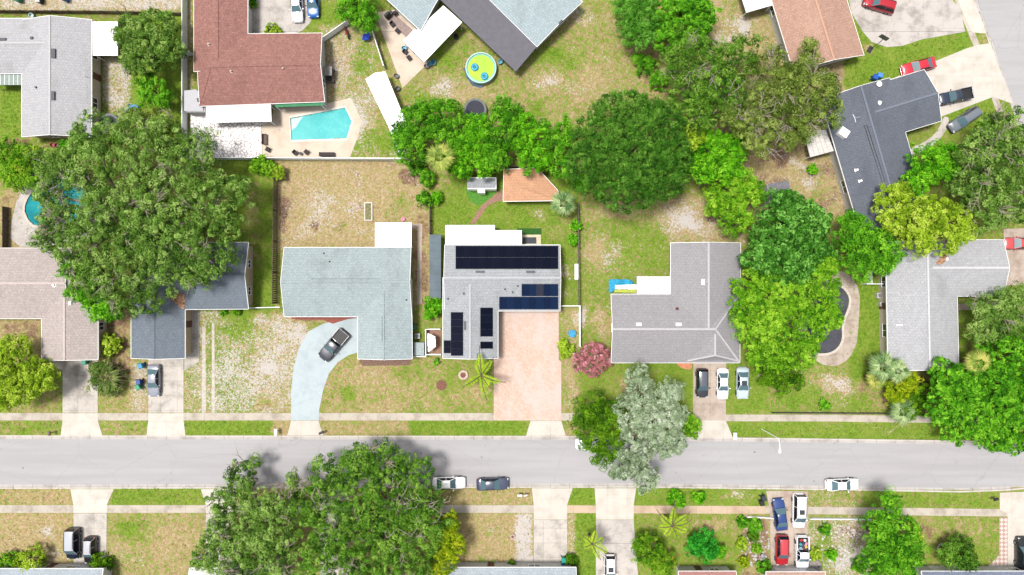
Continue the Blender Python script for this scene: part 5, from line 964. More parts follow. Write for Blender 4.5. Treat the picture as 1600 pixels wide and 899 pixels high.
slab('turf_mat', [(808, 357), (846, 357), (846, 367), (808, 367)], flat('fake_turf', (52, 110, 36), .95, var=.25, scale=8), 'dark green artificial turf strip behind the solar house', .03); slab('patio', [(815, 367), (845, 367), (845, 383), (815, 383)], flat('patio_yellowish', (240, 228, 196), .8), 'cream patio square behind the solar house', .05)
single(MB().prism([tuple(W(x, y)[:2]) for x, y in ((817, 371), (838, 371), (838, 381), (817, 381))], .05, .09), 'door_mat', flat('mat_dark', (84, 88, 98), .9), 'dark mat on the cream patio', 'mat', W(827, 376))
slab('grass_patch', smoothpoly([(727, 290), (731, 300), (778, 300), (780, 296), (752, 322), (738, 318), (729, 305)], 1), flat('lush_turf', (92, 156, 52), .95, var=.18, scale=4), 'smooth green turf before the small shed', .012)
def ringbed(label, px, py, ro, ri, rgb, h=.25):
    r = thing('fire_ring', label, 'garden ring', W(px, py)); m = MB(); n = 16
    for k in range(n): a_ = 2*math.pi*k/n; m.box((math.cos(a_)*(ro+ri)/2, math.sin(a_)*(ro+ri)/2, h/2), ((ro-ri), 2*math.pi*ro/n*.9, h), a_)
    m.build('stone_ring', flat('ring_%d' % rgb[0], rgb, .8, var=.15), r, bevel=.02); MB().lathe((0, 0, 0), [(0, .0), (ri, .0), (ri, .1), (0, .13)], 14).build('fill', flat('ring_fill', (150, 100, 84), .9, var=.3, scale=8), r)
ringbed('pale stone fire ring in front of the solar house', 724, 586, .75, .4, (232, 206, 190)); ringbed('faint grass ring in the front lawn', 690, 602, .85, .72, (150, 130, 90), .06); ringbed('small round planter in the dry lawn at the bottom', 801, 838, .4, .2, (210, 186, 180)); ringbed('white crescent edged ring beside the round leafy tree', 1473, 858, .95, .78, (240, 236, 232), .2); ringbed('round lime planter in the lower right garden', 1275, 866, .7, .5, (120, 124, 60))
# white raised frame on the dry yard
r = thing('planter_frame', 'narrow white rectangular frame on the dry back yard', 'raised bed', W(576, 331)); m = MB()
for x in (-.55, .55): m.box((x, 0, .12), (.18, 2.9, .24))
for y in (-1.36, 1.36): m.box((0, y, .12), (.92, .18, .24))
m.build('frame', flat('frame_white', (236, 228, 216), .8), r); MB().box((0, 0, .05), (.9, 2.5, .06)).build('soil', flat('soil_green', (150, 146, 104), .95, var=.3, scale=6), r)
single(MB().lathe(W(630, 343), [(0, 0), (.3, 0), (.36, .3), (.2, .34), (0, .3)], 12), 'toy_tub', flat('pink_tub', (236, 150, 176), .6), 'small pink tub at the white patio roof corner', 'tub', W(630, 343))
r = thing('garden_table', 'long white folding table against the grey fence', 'table', W(900, 425)); MB().box((0, 0, .72), (.55, 2.4, .05)).build('tabletop', white, r)
for y in (-1, 1): MB().box((0, y, .35), (.4, .05, .7)).build('leg', metal, r)
r = thing('patio_grill', 'dark covered grill on the paved patio at the top', 'grill', W(607, 27), .8); MB().box((0, 0, .5), (.9, .6, 1.0)).build('cabinet', darkm, r, bevel=.05); MB().tube([(-.45, 0, 1.0), (.45, 0, 1.0)], .28, 14).build('hood', trimm, r); MB().box((.7, 0, .8), (.45, .5, .05)).build('side_shelf', darkm, r)
for i, (x, y, z) in enumerate(((614, 40, .7), (622, 50, 2.4), (618, 22, 3.6), (634, 83, 1), (640, 92, 2.2))): chair(['dark chair left of the covered grill', 'dark chair below the covered grill', 'dark chair above the covered grill', 'dark chair under the edge of the white diagonal roof', 'dark chair at the lower tip of the white diagonal roof'][i], x, y, z, (58, 52, 58))
slab('rug', [(604, 30), (614, 20), (648, 50), (638, 62)], flat('rug_taupe', (176, 156, 150), .95, var=.12), 'taupe outdoor rug on the patio', .05)
for i, (x, y, c_) in enumerate(((632, 77, (110, 190, 214)), (672, 101, (120, 190, 214)), (678, 99, (70, 150, 190)), (667, 105, (90, 70, 90)), (782, 98, (90, 180, 200)), (713, 59, (40, 40, 46)), (620, 120, (90, 86, 80)), (622, 140, (60, 60, 56)), (205, 168, (40, 120, 190)), (85, 228, (180, 30, 50)), (92, 228, (170, 30, 60)), (1190, 868, (170, 172, 180)), (52, 26, (200, 236, 236)))):
    lab = ['pale blue tub left of the diagonal white roof', 'light blue toy at the tip of the white diagonal roof', 'deeper blue toy at the tip of the white diagonal roof', 'purple grey toy at the tip of the white diagonal roof', 'pale blue bucket under the dark metal roof', 'black pot near the diagonal house corner', 'grey brown pot by the long patio edge', 'dark pot at the long patio lower edge', 'blue play object in the sandy yard at top left', 'left red garden seat below the light grey roof', 'right red garden seat below the light grey roof', 'grey stone block in the cottage garden', 'pale teal tub by the long grey rail fence'][i]
    single(MB().lathe(W(x, y), [(0, 0), (.34, 0), (.42, .3), (.44, .5), (.36, .5), (.3, .2), (0, .18)], 12, 1, .8, i), 'garden_tub', flat('tub_%d' % i, c_, .5), lab, 'tub', W(x, y), smooth=True)
single(MB().tube([tuple(W(x, y, .5+.0)) for x, y in ((197, 175), (203, 168), (211, 165), (216, 168))], .18, 8), 'play_slide', flat('slide_blue', (90, 180, 236), .4), 'curved blue slide piece in the sandy yard', 'slide', W(205, 168), smooth=True)
def rocks(label, px, py, rx, ry, n, rgb, name='garden_stones', s0=.12, s1=.3):
    m = MB()
    for k in range(n*3):
        a_ = rng.rand()*6.28; q = math.sqrt(rng.rand()); x, y = px+math.cos(a_)*q*rx, py+math.sin(a_)*q*ry; s_ = s0+rng.rand()*(s1-s0); c_ = W(x, y)
        m.lathe(c_, [(s_*.6, -.02), (s_, s_*.2), (s_*.7, s_*.6), (0, s_*.75)], 7, 1, .7+rng.rand()*.3, rng.rand()*6)
    tag(single(m, name, flat('rock_%d' % rgb[0], rgb, .9, var=.12), label, 'stones', W(px, py)), kind='stuff')
rocks('pale loose rocks edging the cottage garden', 1180, 850, 22, 36, 26, (206, 202, 200)); rocks('grey rubble heap at the lower right garden', 1271, 885, 10, 10, 16, (170, 162, 158), s1=.45); rocks('white loose rocks in the sandy garden at lower right', 1310, 850, 40, 35, 20, (232, 226, 220)); rocks('stones beside the dark garden bed at bottom', 790, 882, 30, 4, 14, (200, 194, 182))
# ---------------------------------------------------------------- trees and plants
bark = flat('bark_grey', (176, 164, 148), .9, var=.2, scale=3); barkd = flat('bark_dark', (120, 100, 84), .9, var=.2, scale=3)
FM = {
 'oak': foliage_mat('foliage_oak', (42, 74, 22), (104, 148, 50), (174, 206, 110), .1),
 'oak_dark': foliage_mat('foliage_oak_dark', (32, 70, 14), (86, 138, 32), (152, 194, 78), .1),
 'olive': foliage_mat('foliage_olive', (62, 86, 26), (116, 142, 52), (172, 190, 98), .12),
 'ficus': foliage_mat('foliage_ficus', (24, 66, 12), (66, 122, 28), (120, 170, 62), .06),
 'bright': foliage_mat('foliage_bright', (34, 94, 10), (88, 164, 24), (148, 216, 56), .15),
 'vivid': foliage_mat('foliage_vivid', (42, 114, 8), (100, 184, 20), (160, 232, 54), .18),
 'emerald': foliage_mat('foliage_emerald', (26, 72, 14), (66, 128, 32), (140, 204, 92), .08),
 'lime': foliage_mat('foliage_lime', (84, 122, 12), (160, 198, 40), (212, 234, 94), .14),
 'yellowgreen': foliage_mat('foliage_yellowgreen', (46, 106, 10), (112, 174, 24), (174, 222, 66), .13),
 'goldgreen': foliage_mat('foliage_goldgreen', (84, 120, 8), (150, 182, 20), (206, 210, 48), .15),
 'silver': foliage_mat('foliage_silver', (96, 118, 80), (160, 182, 142), (216, 228, 202), .08),
 'round': foliage_mat('foliage_round', (36, 80, 4), (84, 132, 14), (132, 180, 36), .08),
 'pink': foliage_mat('foliage_pink', (70, 110, 40), (190, 100, 100), (226, 140, 146), .15),
 'palm': foliage_mat('foliage_palm', (90, 120, 20), (160, 194, 44), (206, 224, 80), .2), 'sabal': foliage_mat('foliage_sabal', (70, 104, 56), (128, 158, 98), (190, 206, 150), .08), 'sabaly': foliage_mat('foliage_sabal_yellow', (84, 112, 40), (146, 168, 74), (210, 200, 110), .08),
 'cycad': foliage_mat('foliage_cycad', (60, 100, 30), (110, 150, 60), (190, 190, 120), .15)}
#        clump radius, leaf len, leaves per clump, spread flatness, density, vertical ratio, twig count per 100 m2, leaf aspect
KD = {'oak': (.85, .31, 84, .65, 1.15, .5, 1.6, .42), 'oak_dark': (.8, .30, 84, .7, 1.15, .5, .9, .45), 'olive': (.9, .32, 84, .6, 1.1, .5, 1.6, .36), 'ficus': (.62, .2, 84, 1.0, 1.25, .5, 0, .55),
      'bright': (.75, .28, 76, .8, 1.2, .55, 0, .5), 'vivid': (.62, .28, 66, .8, 1.2, .55, 0, .5), 'emerald': (.55, .4, 42, .7, 1.25, .55, 0, .45), 'lime': (.62, .27, 66, .85, 1.15, .55, 0, .5), 'yellowgreen': (.62, .28, 66, .85, 1.2, .55, 0, .5),
      'goldgreen': (.6, .3, 48, .8, 1.3, .55, 0, .4), 'silver': (.65, .29, 76, .7, 1.25, .6, 0, .35), 'round': (.75, .26, 80, .95, 1.25, .6, 0, .5), 'pink': (.4, .2, 56, .85, 1.4, .6, 0, .6), 'cycad': (.8, .6, 46, .6, 1.3, .6, 0, .14)}
def leaves(C_, N_, L_, asp, rs, T_):
    """diamond leaves at C_ with normals N_"""
    n = len(C_); a = rs.randn(n, 3); u = a-(a*N_).sum(1, keepdims=True)*N_; u /= np.linalg.norm(u, axis=1, keepdims=True)+1e-9; w = np.cross(N_, u)
    l = (L_*(.65+.7*rs.rand(n)))[:, None]; u = u*l/2; w = w*l/2*asp; d = N_*l*.12
    v = np.stack([C_-u, C_+w*.9-d*0, C_+u-d, C_-w*.9], 1).reshape(-1, 3); return v, np.repeat(T_, 4)
def crown_mesh(name, lobes, kind, rs, extra_t=0):
    rc, ll, nl, fl, dens, vr, tw, asp = KD[kind]; cs = []; ts = []; L = [(c, R*1.07, RZ) for c, R, RZ in lobes]; Rm = max(l[1] for l in L); sc = min(1, max(.35, Rm/2.6)); rc *= sc*(.86 if kind not in ('cycad', 'pink') else 1); ll *= .9*sc**.5
    ph = rs.rand(6)*6.28; am = .75*rc+.1; fr = 1.15/rc; rel = lambda x, y: (np.sin(x*fr+ph[0]+1.3*np.sin(y*fr*.6+ph[1]))*np.sin(y*fr*1.1+ph[2]+1.3*np.sin(x*fr*.5+ph[3])))
    for (c, R, RZ) in L:
        n = int(dens*3.1*R*R/(rc*rc)*1.25)+4; th = rs.rand(n)*6.283; rr = np.sqrt(rs.rand(n)); wa = .35 if kind in ('ficus', 'round', 'yellowgreen') else 1; wob = 1+wa*(.13*np.sin(3*th+rs.rand()*6)+.1*np.sin(5*th+rs.rand()*6)+.07*np.sin(9*th+rs.rand()*6))
        zz = np.sqrt(np.clip(1-rr**2, 0, 1)); x = c[0]+np.cos(th)*rr*(R-rc*.5)*wob; y = c[1]+np.sin(th)*rr*(R-rc*.5)*wob; z = c[2]+RZ*zz+rs.randn(n)*(.3*rc+.05)+am*rel(x, y)
        low = rs.rand(n) < .22; z = np.where(low, c[2]+RZ*zz*rs.rand(n)-RZ*.3, z); P = np.stack([x, y, z], 1); keep = (rel(x, y) > -.35) | (rs.rand(n) < .35) | low
        for (c2, R2, RZ2) in L:
            if c2 is c: continue
            d2 = ((P[:, 0]-c2[0])**2+(P[:, 1]-c2[1])**2)/R2**2; s_ = np.where(d2 < 1, c2[2]+RZ2*np.sqrt(np.clip(1-d2, 0, 1)), -99); keep &= ~(P[:, 2] < s_-1.6)
        P = P[keep]; cs.append(P); ts.append(np.clip(.48+.21*rs.randn(len(P))+.05*rs.randn()+extra_t, .02, .98))
    cs = np.concatenate(cs); ts = np.concatenate(ts); m = len(cs); k = nl
    D = rs.randn(m, k, 3); D[..., 2] = np.abs(D[..., 2])*.9-.25; D /= np.linalg.norm(D, axis=2, keepdims=True)
    r_ = (rc*(.5+.65*rs.rand(m)))[:, None, None]*(.7+.3*rs.rand(m, k, 1)); stretch = 1+.35*rs.randn(m, 1, 2); O = D*r_; O[..., 2] *= fl; O[..., :2] *= stretch
    Pp = (cs[:, None, :]+O).reshape(-1, 3); Nn = D+np.array([0, 0, .55])+rs.randn(m, k, 3)*.34; Nn /= np.linalg.norm(Nn, axis=2, keepdims=True); Nn = Nn.reshape(-1, 3)
    hgt = (D[..., 2]*.10); T = np.clip((ts[:, None]+rs.randn(m, k)*.11).reshape(-1), 0, 1); v, t4 = leaves(Pp, Nn, ll, asp, rs, T); return v, t4, cs
def leafobj(name, v, t4, mat, parent, base):
    f = np.arange(len(v)).reshape(-1, 4); me = npmesh(name, v-np.array(base), f); at = me.attributes.new('tint', 'FLOAT', 'POINT'); at.data.foreach_set('value', t4.astype(np.float32)); me.materials.append(mat)
    o = bpy.data.objects.new(name, me); COL.objects.link(o); o.parent = parent; return o
seedc = [100]
def tree(kind, lobes, h, label, name='leafy_tree', cat='tree', group=None, trunk_px=None, mat=None, twigs=None):
    """lobes: (px, py, radius px[, height factor]) of the crown as seen in the photo"""
    seedc[0] += 1; rs = np.random.RandomState(seedc[0]); Ls = []; vr = KD[kind][5]
    for q in lobes:
        hh = h*.86*(q[3] if len(q) > 3 else 1)*(.93+.1*rs.rand()); R0 = q[2]*.1; RZ = min(R0*vr*1.3, hh*.6); zc = hh-RZ; zm = zc+RZ*.6; c = W(q[0], q[1], zm); R = R0*(H-zm)/H; Ls.append((np.array([c.x, c.y, zc]), R, RZ))
    wts = np.array([l[1]**2 for l in Ls]); cen = sum(l[0]*w for l, w in zip(Ls, wts))/wts.sum(); b = Vector((cen[0], cen[1], 0))
    if trunk_px: b = W(*trunk_px)
    r = thing(name, label, cat, b, 0, group); v, t4, cs = crown_mesh('crown', Ls, kind, rs)
    leafobj('crown', v, t4, mat or FM[kind], r, b)
    m = MB(); small = h < 2.5; tr = max(.06, min(.55, .05*h)); zf = min(l[0][2] for l in Ls); fork = Vector((b.x, b.y, max(.3, zf*.55)))
    m.tube([b-Vector((0, 0, .2)), b+Vector((0, 0, fork.z*.5)), fork], [tr*1.35, tr, tr*.85], 9)
    tips = []
    for c, R, RZ in Ls:
        e_ = Vector((c[0], c[1], c[2]+RZ*.25)); mid = fork.lerp(e_, .5)+Vector((rs.randn()*.3, rs.randn()*.3, .4)); m.tube([fork, mid, e_], [tr*.6, tr*.42, tr*.25], 6); tips.append((e_, tr*.25, R, RZ))
        for k in range(0 if small else max(2, int(R*1.1))):
            a_ = rs.rand()*6.28; q = R*(.5+.4*rs.rand()); zz = c[2]+RZ*math.sqrt(max(0, 1-(q/R)**2))-.3; e2 = Vector((c[0]+math.cos(a_)*q, c[1]+math.sin(a_)*q, zz)); md = e_.lerp(e2, .5)+Vector((rs.randn()*.25, rs.randn()*.25, -.2)); m.tube([e_, md, e2], [tr*.25, tr*.16, .03], 5)
    tw = KD[kind][6] if twigs is None else twigs
    area = sum(math.pi*l[1]**2 for l in Ls)*.6; nt_ = int(area/100*tw*3)
    for k in range(nt_):                       # bare grey limbs that show through the canopy
        c, R, RZ = Ls[rs.randint(len(Ls))]; a_ = rs.rand()*6.28; q = R*rs.rand()*.85; z = c[2]+RZ*math.sqrt(max(0, 1-(q/R)**2)); s_ = Vector((c[0]+math.cos(a_)*q, c[1]+math.sin(a_)*q, z+.05)); d = a_+rs.randn()*.5
        for j in range(rs.randint(3, 7)):
            dd = d+rs.randn()*.8; l_ = .9+rs.rand()*2.0; p1 = s_+Vector((math.cos(dd)*l_*.5+rs.randn()*.12, math.sin(dd)*l_*.5+rs.randn()*.12, .45+rs.randn()*.1)); p2 = p1+Vector((math.cos(dd+rs.randn()*.5)*l_*.5, math.sin(dd+rs.randn()*.5)*l_*.5, .1)); m.tube([s_-Vector((0, 0, .6)), p1, p2], [.07, .05, .02], 4)
            p3 = p1+Vector((math.cos(dd+1)*l_*.35, math.sin(dd+1)*l_*.35, .1)); m.tube([p1, p3], [.035, .015], 4)
    part(m, 'trunk', bark if kind in ('oak', 'olive', 'oak_dark') else barkd, r); return r
def fan_palm(label, px, py, Rpx, h, kind='sabal', n=20, name='palm_tree', cat='palm'):
    seedc[0] += 1; rs = np.random.RandomState(seedc[0]); top = W(px, py, h); b = Vector((top.x, top.y, 0)); r = thing(name, label, cat, b); R = Rpx*.1*(H-h)/H; v = []; t = []
    for i in range(n):
        a_ = i*2.4+rs.rand()*.3; el = .15+.75*(i/n); pl = R*.45*(1.1-el*.3)*(.7+.5*rs.rand()); tint = .2+.6*rs.rand(); d = np.array([math.cos(a_), math.sin(a_), 0]); hub = np.array([b.x, b.y, h])+d*pl*math.cos(el*1.1)+np.array([0, 0, math.sin(el*1.1)*pl*.6-.1]); sd_ = np.array([-d[1], d[0], 0])
        v += [np.array([b.x, b.y, h])-sd_*.03, np.array([b.x, b.y, h])+sd_*.03, hub+sd_*.02, hub-sd_*.02]; t += [tint]*4
        ns = 15
        for k in range(ns):
            f_ = (k/(ns-1)-.5)*2; an = f_*1.35; l_ = R*.62*(1-.3*abs(f_))*(.8+.35*rs.rand()); dr = d*math.cos(an)+sd_*math.sin(an); e_ = hub+dr*l_+np.array([0, 0, math.sin(el)*.25*l_-.22*l_-.1*rs.rand()]); wv = np.cross(dr, [0, 0, 1])*l_*.045; md = hub+dr*l_*.5+np.array([0, 0, math.sin(el)*.2*l_]); v += [hub, md+wv, e_, md-wv]; tt = min(.98, max(.02, tint+rs.randn()*.16)); t += [tt]*4
    leafobj('crown', np.array(v), np.array(t), FM[kind], r, b); m = MB(); m.tube([b, (b.x, b.y, h*.5), (b.x, b.y, h)], [.24, .19, .22], 10); part(m, 'trunk', barkd, r); return r
def feather_palm(label, px, py, fronds, h, kind='palm', name='palm_tree', cat='palm', droop=.35, lw=.055, ll_=.75):
    seedc[0] += 1; rs = np.random.RandomState(seedc[0]); top = W(px, py, h); b = Vector((top.x, top.y, 0)); r = thing(name, label, cat, b); v = []; t = []; m = MB(); m.tube([b, (b.x, b.y, h)], [.2, .13], 10)
    for ang, lpx in fronds:
        a_ = math.radians(ang); d = np.array([math.cos(a_), math.sin(a_), 0]); sd_ = np.array([-d[1], d[0], 0]); L = lpx*.1*(H-h)/H; o = np.array([b.x, b.y, h]); n = int(L*11); tint = .5+rs.randn()*.12; pts = []; curve = rs.randn()*.06
        for k in range(n+1):
            u = k/n; pts.append(o+d*L*u+sd_*curve*L*u*u*2+np.array([0, 0, L*(.32*math.sin(u*2.2)-droop*u*u)]))
        m.tube([pts[i] for i in range(0, n+1, max(1, n//6))], [.05]*len(range(0, n+1, max(1, n//6))), 4)
        for k in range(2, n+1):
            u = k/n; w_ = ll_*math.sin(min(1, u*1.15+.12)*math.pi)**.6*(.8+.2*rs.rand())
            for sg in (-1, 1):
                dr = sd_*sg*.85+d*.5+np.array([0, 0, -.3+rs.randn()*.15]); dr /= np.linalg.norm(dr); e_ = pts[k]+dr*w_; wv = d*lw; md = pts[k]+dr*w_*.5+np.array([0, 0, .04]); v += [pts[k], md+wv, e_, md-wv]; t += [min(.98, max(.02, tint+rs.randn()*.12))]*4
    leafobj('crown', np.array(v), np.array(t), FM[kind], r, b); part(m, 'trunk', barkd, r); return r
def bush(kind, px, py, R, label, h=1.6, group=None, extra=None, name='shrub'):
    return tree(kind, [(px, py, R, 1)]+(extra or []), h, label, name, 'shrub', group)
tree('oak', [(148, 238, 58), (222, 228, 56), (285, 262, 58), (330, 325, 52), (318, 388, 46), (245, 320, 66), (240, 400, 60), (180, 436, 52), (125, 398, 48), (88, 352, 28, .8), (72, 303, 20, .8), (92, 318, 24, .75), (75, 335, 20, .7), (70, 375, 22, .75), (108, 345, 26, .8), (350, 355, 26, .85), (335, 400, 26, .85), (315, 415, 30, .85), (255, 385, 46), (200, 370, 46), (92, 268, 34, .85), (165, 330, 46), (60, 250, 18, .7), (215, 462, 34, .85), (352, 300, 34, .85), (275, 350, 40), (140, 290, 16, .85), (300, 430, 26, .8)], 12.5, 'huge spreading oak with grey limbs dominating the left side', 'oak_tree', trunk_px=(225, 335))
tree('vivid', [(130, 450, 28, .9), (150, 478, 22, .9), (172, 484, 18), (108, 425, 18)], 7.5, 'bright green fringe tree under the left edge of the huge oak')
tree('yellowgreen', [(205, 50, 30), (240, 45, 33), (222, 85, 30), (258, 75, 26), (205, 95, 18)], 7.5, 'light green oak beside the square white patio roof', 'oak_tree', twigs=.8, mat=FM['oak'])
tree('bright', [(233, 140, 26), (254, 155, 16), (222, 125, 15)], 5, 'small bright tree between two oaks by the sandy yard')
tree('olive', [(208, 195, 30), (250, 205, 32), (180, 215, 22)], 10, 'olive oak crown with a bare white limb at the top of the huge oak', 'oak_tree', twigs=4)
tree('cycad', [(163, 590, 26), (172, 605, 16), (150, 575, 14)], 2.6, 'dense grassy clump under the cycad fronds', 'shrub', 'shrub')
tree('yellowgreen', [(12, 240, 24), (38, 252, 26), (20, 275, 24), (50, 275, 20)], 4.5, 'yellow green hedge tree at the left edge'); 
tree('lime', [(32, 262, 16), (48, 240, 12)], 4.9, 'yellowish shrub top beside the left edge hedge')
tree('bright', [(120, 222, 16), (135, 232, 14), (105, 228, 12)], 4.5, 'mid green tree below the light grey roof')
feather_palm('small bright palm between the hedge and the huge oak', 76, 244, [(a, 17) for a in range(0, 360, 33)], 3.5, ll_=.35)
tree('yellowgreen', [(20, 548, 26), (52, 588, 30), (12, 596, 34), (30, 615, 22), (5, 625, 18), (70, 590, 18), (5, 560, 24)], 7, 'bright yellow green tree at the left edge by the street', mat=FM['lime'])
bush('lime', 170, 541, 17, 'round lime bush at the garage corner of the taupe house', 2.4)
feather_palm('grassy grey green cycad beside the round lime bush', 166, 588, [(a+random.random()*12, 24+random.random()*11) for a in range(0, 360, 8)]+[(a+5, 20+random.random()*5) for a in range(0, 360, 14)], 1.6, 'cycad', 'cycad', 'cycad', .3, .06, .34)
tree('yellowgreen', [(405, 256, 13), (418, 264, 13), (398, 262, 9), (410, 250, 8)], 2.6, 'light green shrub poking over the white vinyl fence', 'shrub', 'shrub'); bush('lime', 434, 270, 11, 'yellow green shrub at the top of the dark wooden fence', 2.2)
tree('bright', [(548, 12, 22), (568, 28, 20), (560, 0, 24), (578, 40, 9), (538, 24, 10)], 5.5, 'bright green tree above the red motorcycle')
bush('lime', 426, 47, 12, 'tufted lime plant against the reddish roof', 1.2); bush('yellowgreen', 391, 5, 9, 'clipped bush at the top by the reddish roof', 1.2)
row = [([(648, 195, 32), (632, 212, 22), (640, 232, 26), (660, 175, 18)], 'bright', 'leftmost bright tree of the garden row'), ([(692, 182, 32), (700, 210, 32), (680, 165, 12)], 'bright', 'second tree of the row, left of the trampoline'), ([(742, 215, 34), (730, 242, 30), (748, 190+8, 18)], 'vivid', 'bright yellow green tree of the row below the trampoline'),
       ([(790, 178, 28), (785, 210, 34), (772, 245, 26)], 'bright', 'tree of the row just right of the trampoline'), ([(832, 215, 32), (835, 245, 26), (820, 190, 18)], 'vivid', 'tree of the row above the orange gazebo'), ([(872, 205, 26), (872, 235, 28), (880, 262, 18)], 'bright', 'rightmost bright tree of the row beside the great ficus'), ([(715, 258, 18), (700, 250, 16), (755, 262, 14)], 'vivid', 'low bright tree of the row behind the small shed')]
for lb, kd, lab in row: tree(kd, lb, 7.5, lab, group='row of leafy trees')
fan_palm('yellowish fan palm inside the row of leafy trees', 688, 247, 26, 8.2, 'sabaly'); fan_palm('silvery green fan palm right of the orange gazebo', 880, 318, 23, 4.5, 'sabal'); 
bush('bright', 667, 279, 12, 'dark green shrub below the left tree of the row', 2.5); bush('bright', 662, 311, 12, 'dark shrub at the corner of the thin grey fence', 2.4); bush('vivid', 681, 309, 10, 'lighter shrub right of the dark corner shrub', 1.8)
bush('vivid', 900, 352, 9, 'upper leafy plant on the grey fence right of the garden', 1.8); bush('vivid', 897, 375, 9, 'lower leafy plant on the grey fence right of the garden', 1.6); bush('vivid', 910, 285, 14, 'bright shrub at the left foot of the great ficus', 3)
tree('ficus', [(985, 232, 88), (940, 215, 44), (930, 265, 44), (985, 285, 48), (1030, 262, 50), (1030, 205, 48), (975, 180, 44), (1050, 240, 34)], 12, 'great dense round ficus at the centre of the picture', 'ficus_tree')
tree('lime', [(1078, 200, 15), (1090, 212, 14), (1070, 188, 9), (1082, 228, 9)], 9, 'thin yellow tree on the right flank of the great ficus')
tree('vivid', [(1112, 245, 34), (1145, 232, 28), (1110, 212, 20), (1138, 262, 24), (1098, 262, 24)], 8.5, 'vivid green tree right of the great ficus')
tree('yellowgreen', [(1140, 305, 34), (1172, 300, 26), (1150, 340, 28), (1120, 320, 18), (1160, 285, 24)], 6.5, 'yellow green tree north of the mid grey roof', mat=FM['yellowgreen'])
tree('bright', [(1000, 30, 38), (985, 15, 26), (1012, 52, 20), (1000, 5, 30)], 7.5, 'round fresh green tree at the top centre', mat=foliage_mat('foliage_fresh', (50, 110, 22), (96, 166, 48), (142, 206, 84), .25)); tree('emerald', [(1055, 18, 34), (1095, 22, 30), (1050, 55, 24), (1080, 45, 26), (1075, -5, 30)], 8, 'dark emerald tree right of the round fresh tree', mat=FM['bright'])
tree('olive', [(1078, 85, 40), (1108, 110, 52), (1085, 150, 42), (1150, 90, 40), (1095, 180, 28), (1135, 150, 40), (1060, 110, 24)], 11.5, 'wide dull green oak at the top centre right', 'oak_tree', mat=FM['oak_dark'])
tree('olive', [(1195, 125, 50), (1170, 170, 42), (1225, 190, 42), (1185, 212, 28), (1225, 130, 45), (1150, 190, 22)], 11, 'olive grey oak with bare limbs in the upper right', 'oak_tree', twigs=4)
tree('olive', [(1268, 128, 40), (1262, 90, 20), (1290, 165, 32), (1262, 185, 30), (1300, 130, 18), (1268, 68, 13)], 10, 'sparser oak overhanging the orange tan roof corner', 'oak_tree', twigs=4)
bush('bright', 1010, 100, 16, 'light shrub on the dry lawn near the dull oak', 2.4, extra=[(998, 92, 10, .8)]); bush('bright', 1030, 125, 15, 'second shrub below the light shrub at the dull oak', 2.2); bush('vivid', 1270, 265, 8, 'small isolated shrub in the bare dirt yard', 1.2)
tree('emerald', [(1232, 345, 46), (1208, 395, 40), (1262, 395, 42), (1270, 345, 30), (1190, 400, 24), (1240, 420, 34), (1225, 320, 24)], 9.5, 'dark emerald star leaved tree right of the mid grey roof')
tree('yellowgreen', [(1182, 455, 36), (1235, 455, 42), (1280, 480, 36), (1190, 510, 40), (1245, 515, 48), (1290, 440, 26), (1290, 415, 22), (1210, 550, 36), (1255, 555, 24), (1170, 480, 28), (1300, 500, 18)], 9, 'large yellow green tree covering the roof end and dark pool')
tree('bright', [(1222, 590, 26), (1200, 585, 18), (1245, 595, 16)], 4.5, 'darker green undergrowth tree at the foot of the yellow green tree', mat=FM['round'])
tree('bright', [(1335, 365, 32), (1368, 385, 34), (1345, 410, 28), (1385, 410, 16), (1330, 345, 16), (1398, 398, 18), (1375, 412, 18)], 8, 'round green tree touching the charcoal roof tip')
tree('lime', [(1398, 318, 28), (1428, 340, 36), (1465, 335, 32), (1498, 348, 28), (1480, 375, 24), (1438, 372, 26), (1395, 345, 18), (1505, 365, 18), (1410, 300, 18)], 9, 'yellow lime tree between the charcoal and silver roofs')
tree('vivid', [(1452, 258, 32), (1480, 262, 24), (1462, 240, 18), (1440, 285, 22), (1485, 240, 16)], 8, 'fresh green tree right of the charcoal roof')
tree('oak', [(1548, 222, 28), (1562, 225, 38), (1590, 250, 40), (1550, 275, 44), (1590, 310, 40), (1545, 325, 38), (1515, 290, 26), (1552, 185, 12), (1592, 195, 30), (1620, 270, 50), (1520, 240, 26)], 10, 'large airy oak at the upper right edge', 'oak_tree', twigs=3)
tree('olive', [(1565, 490, 40), (1595, 475, 34), (1545, 515, 26), (1610, 520, 40), (1540, 480, 20)], 8, 'olive oak at the right edge beneath the silver roof wing', 'oak_tree', mat=FM['oak'])
tree('emerald', [(1585, 560, 42), (1555, 600, 42), (1500, 605, 40), (1480, 640, 28), (1525, 655, 42), (1575, 645, 46), (1560, 685, 24), (1605, 690, 24), (1480, 590, 22), (1610, 610, 40)], 8.5, 'broad star leaved green tree over the street at lower right', mat=FM['bright'])
fan_palm('fan palm at the lower left corner of the silver roof', 1378, 572, 27, 4, 'sabal'); fan_palm('smaller fan palm left of its partner near the chain link yard', 1368, 592, 18, 3, 'sabaly', 18); fan_palm('pale fan palm below the silver roof', 1528, 568, 26, 6, 'sabaly'); fan_palm('low fan palm over the right hand pavement', 1410, 642, 24, 2.6, 'sabal', 20); fan_palm('second fan palm leaning on the silver roof corner', 1402, 580, 22, 4.2, 'sabal', 20)
tree('goldgreen', [(1415, 605, 22), (1400, 618, 16), (1425, 590, 14)], 3.5, 'yellow tinged shrub among the fan palms', 'shrub', 'shrub'); tree('yellowgreen', [(1440, 620, 22), (1425, 640, 18)], 3.5, 'leafy shrub between fan palms and the broad green tree', 'shrub', 'shrub', mat=FM['round'])
bush('bright', 1290, 633, 9, 'small shrub inside the chain link yard', 1.1)
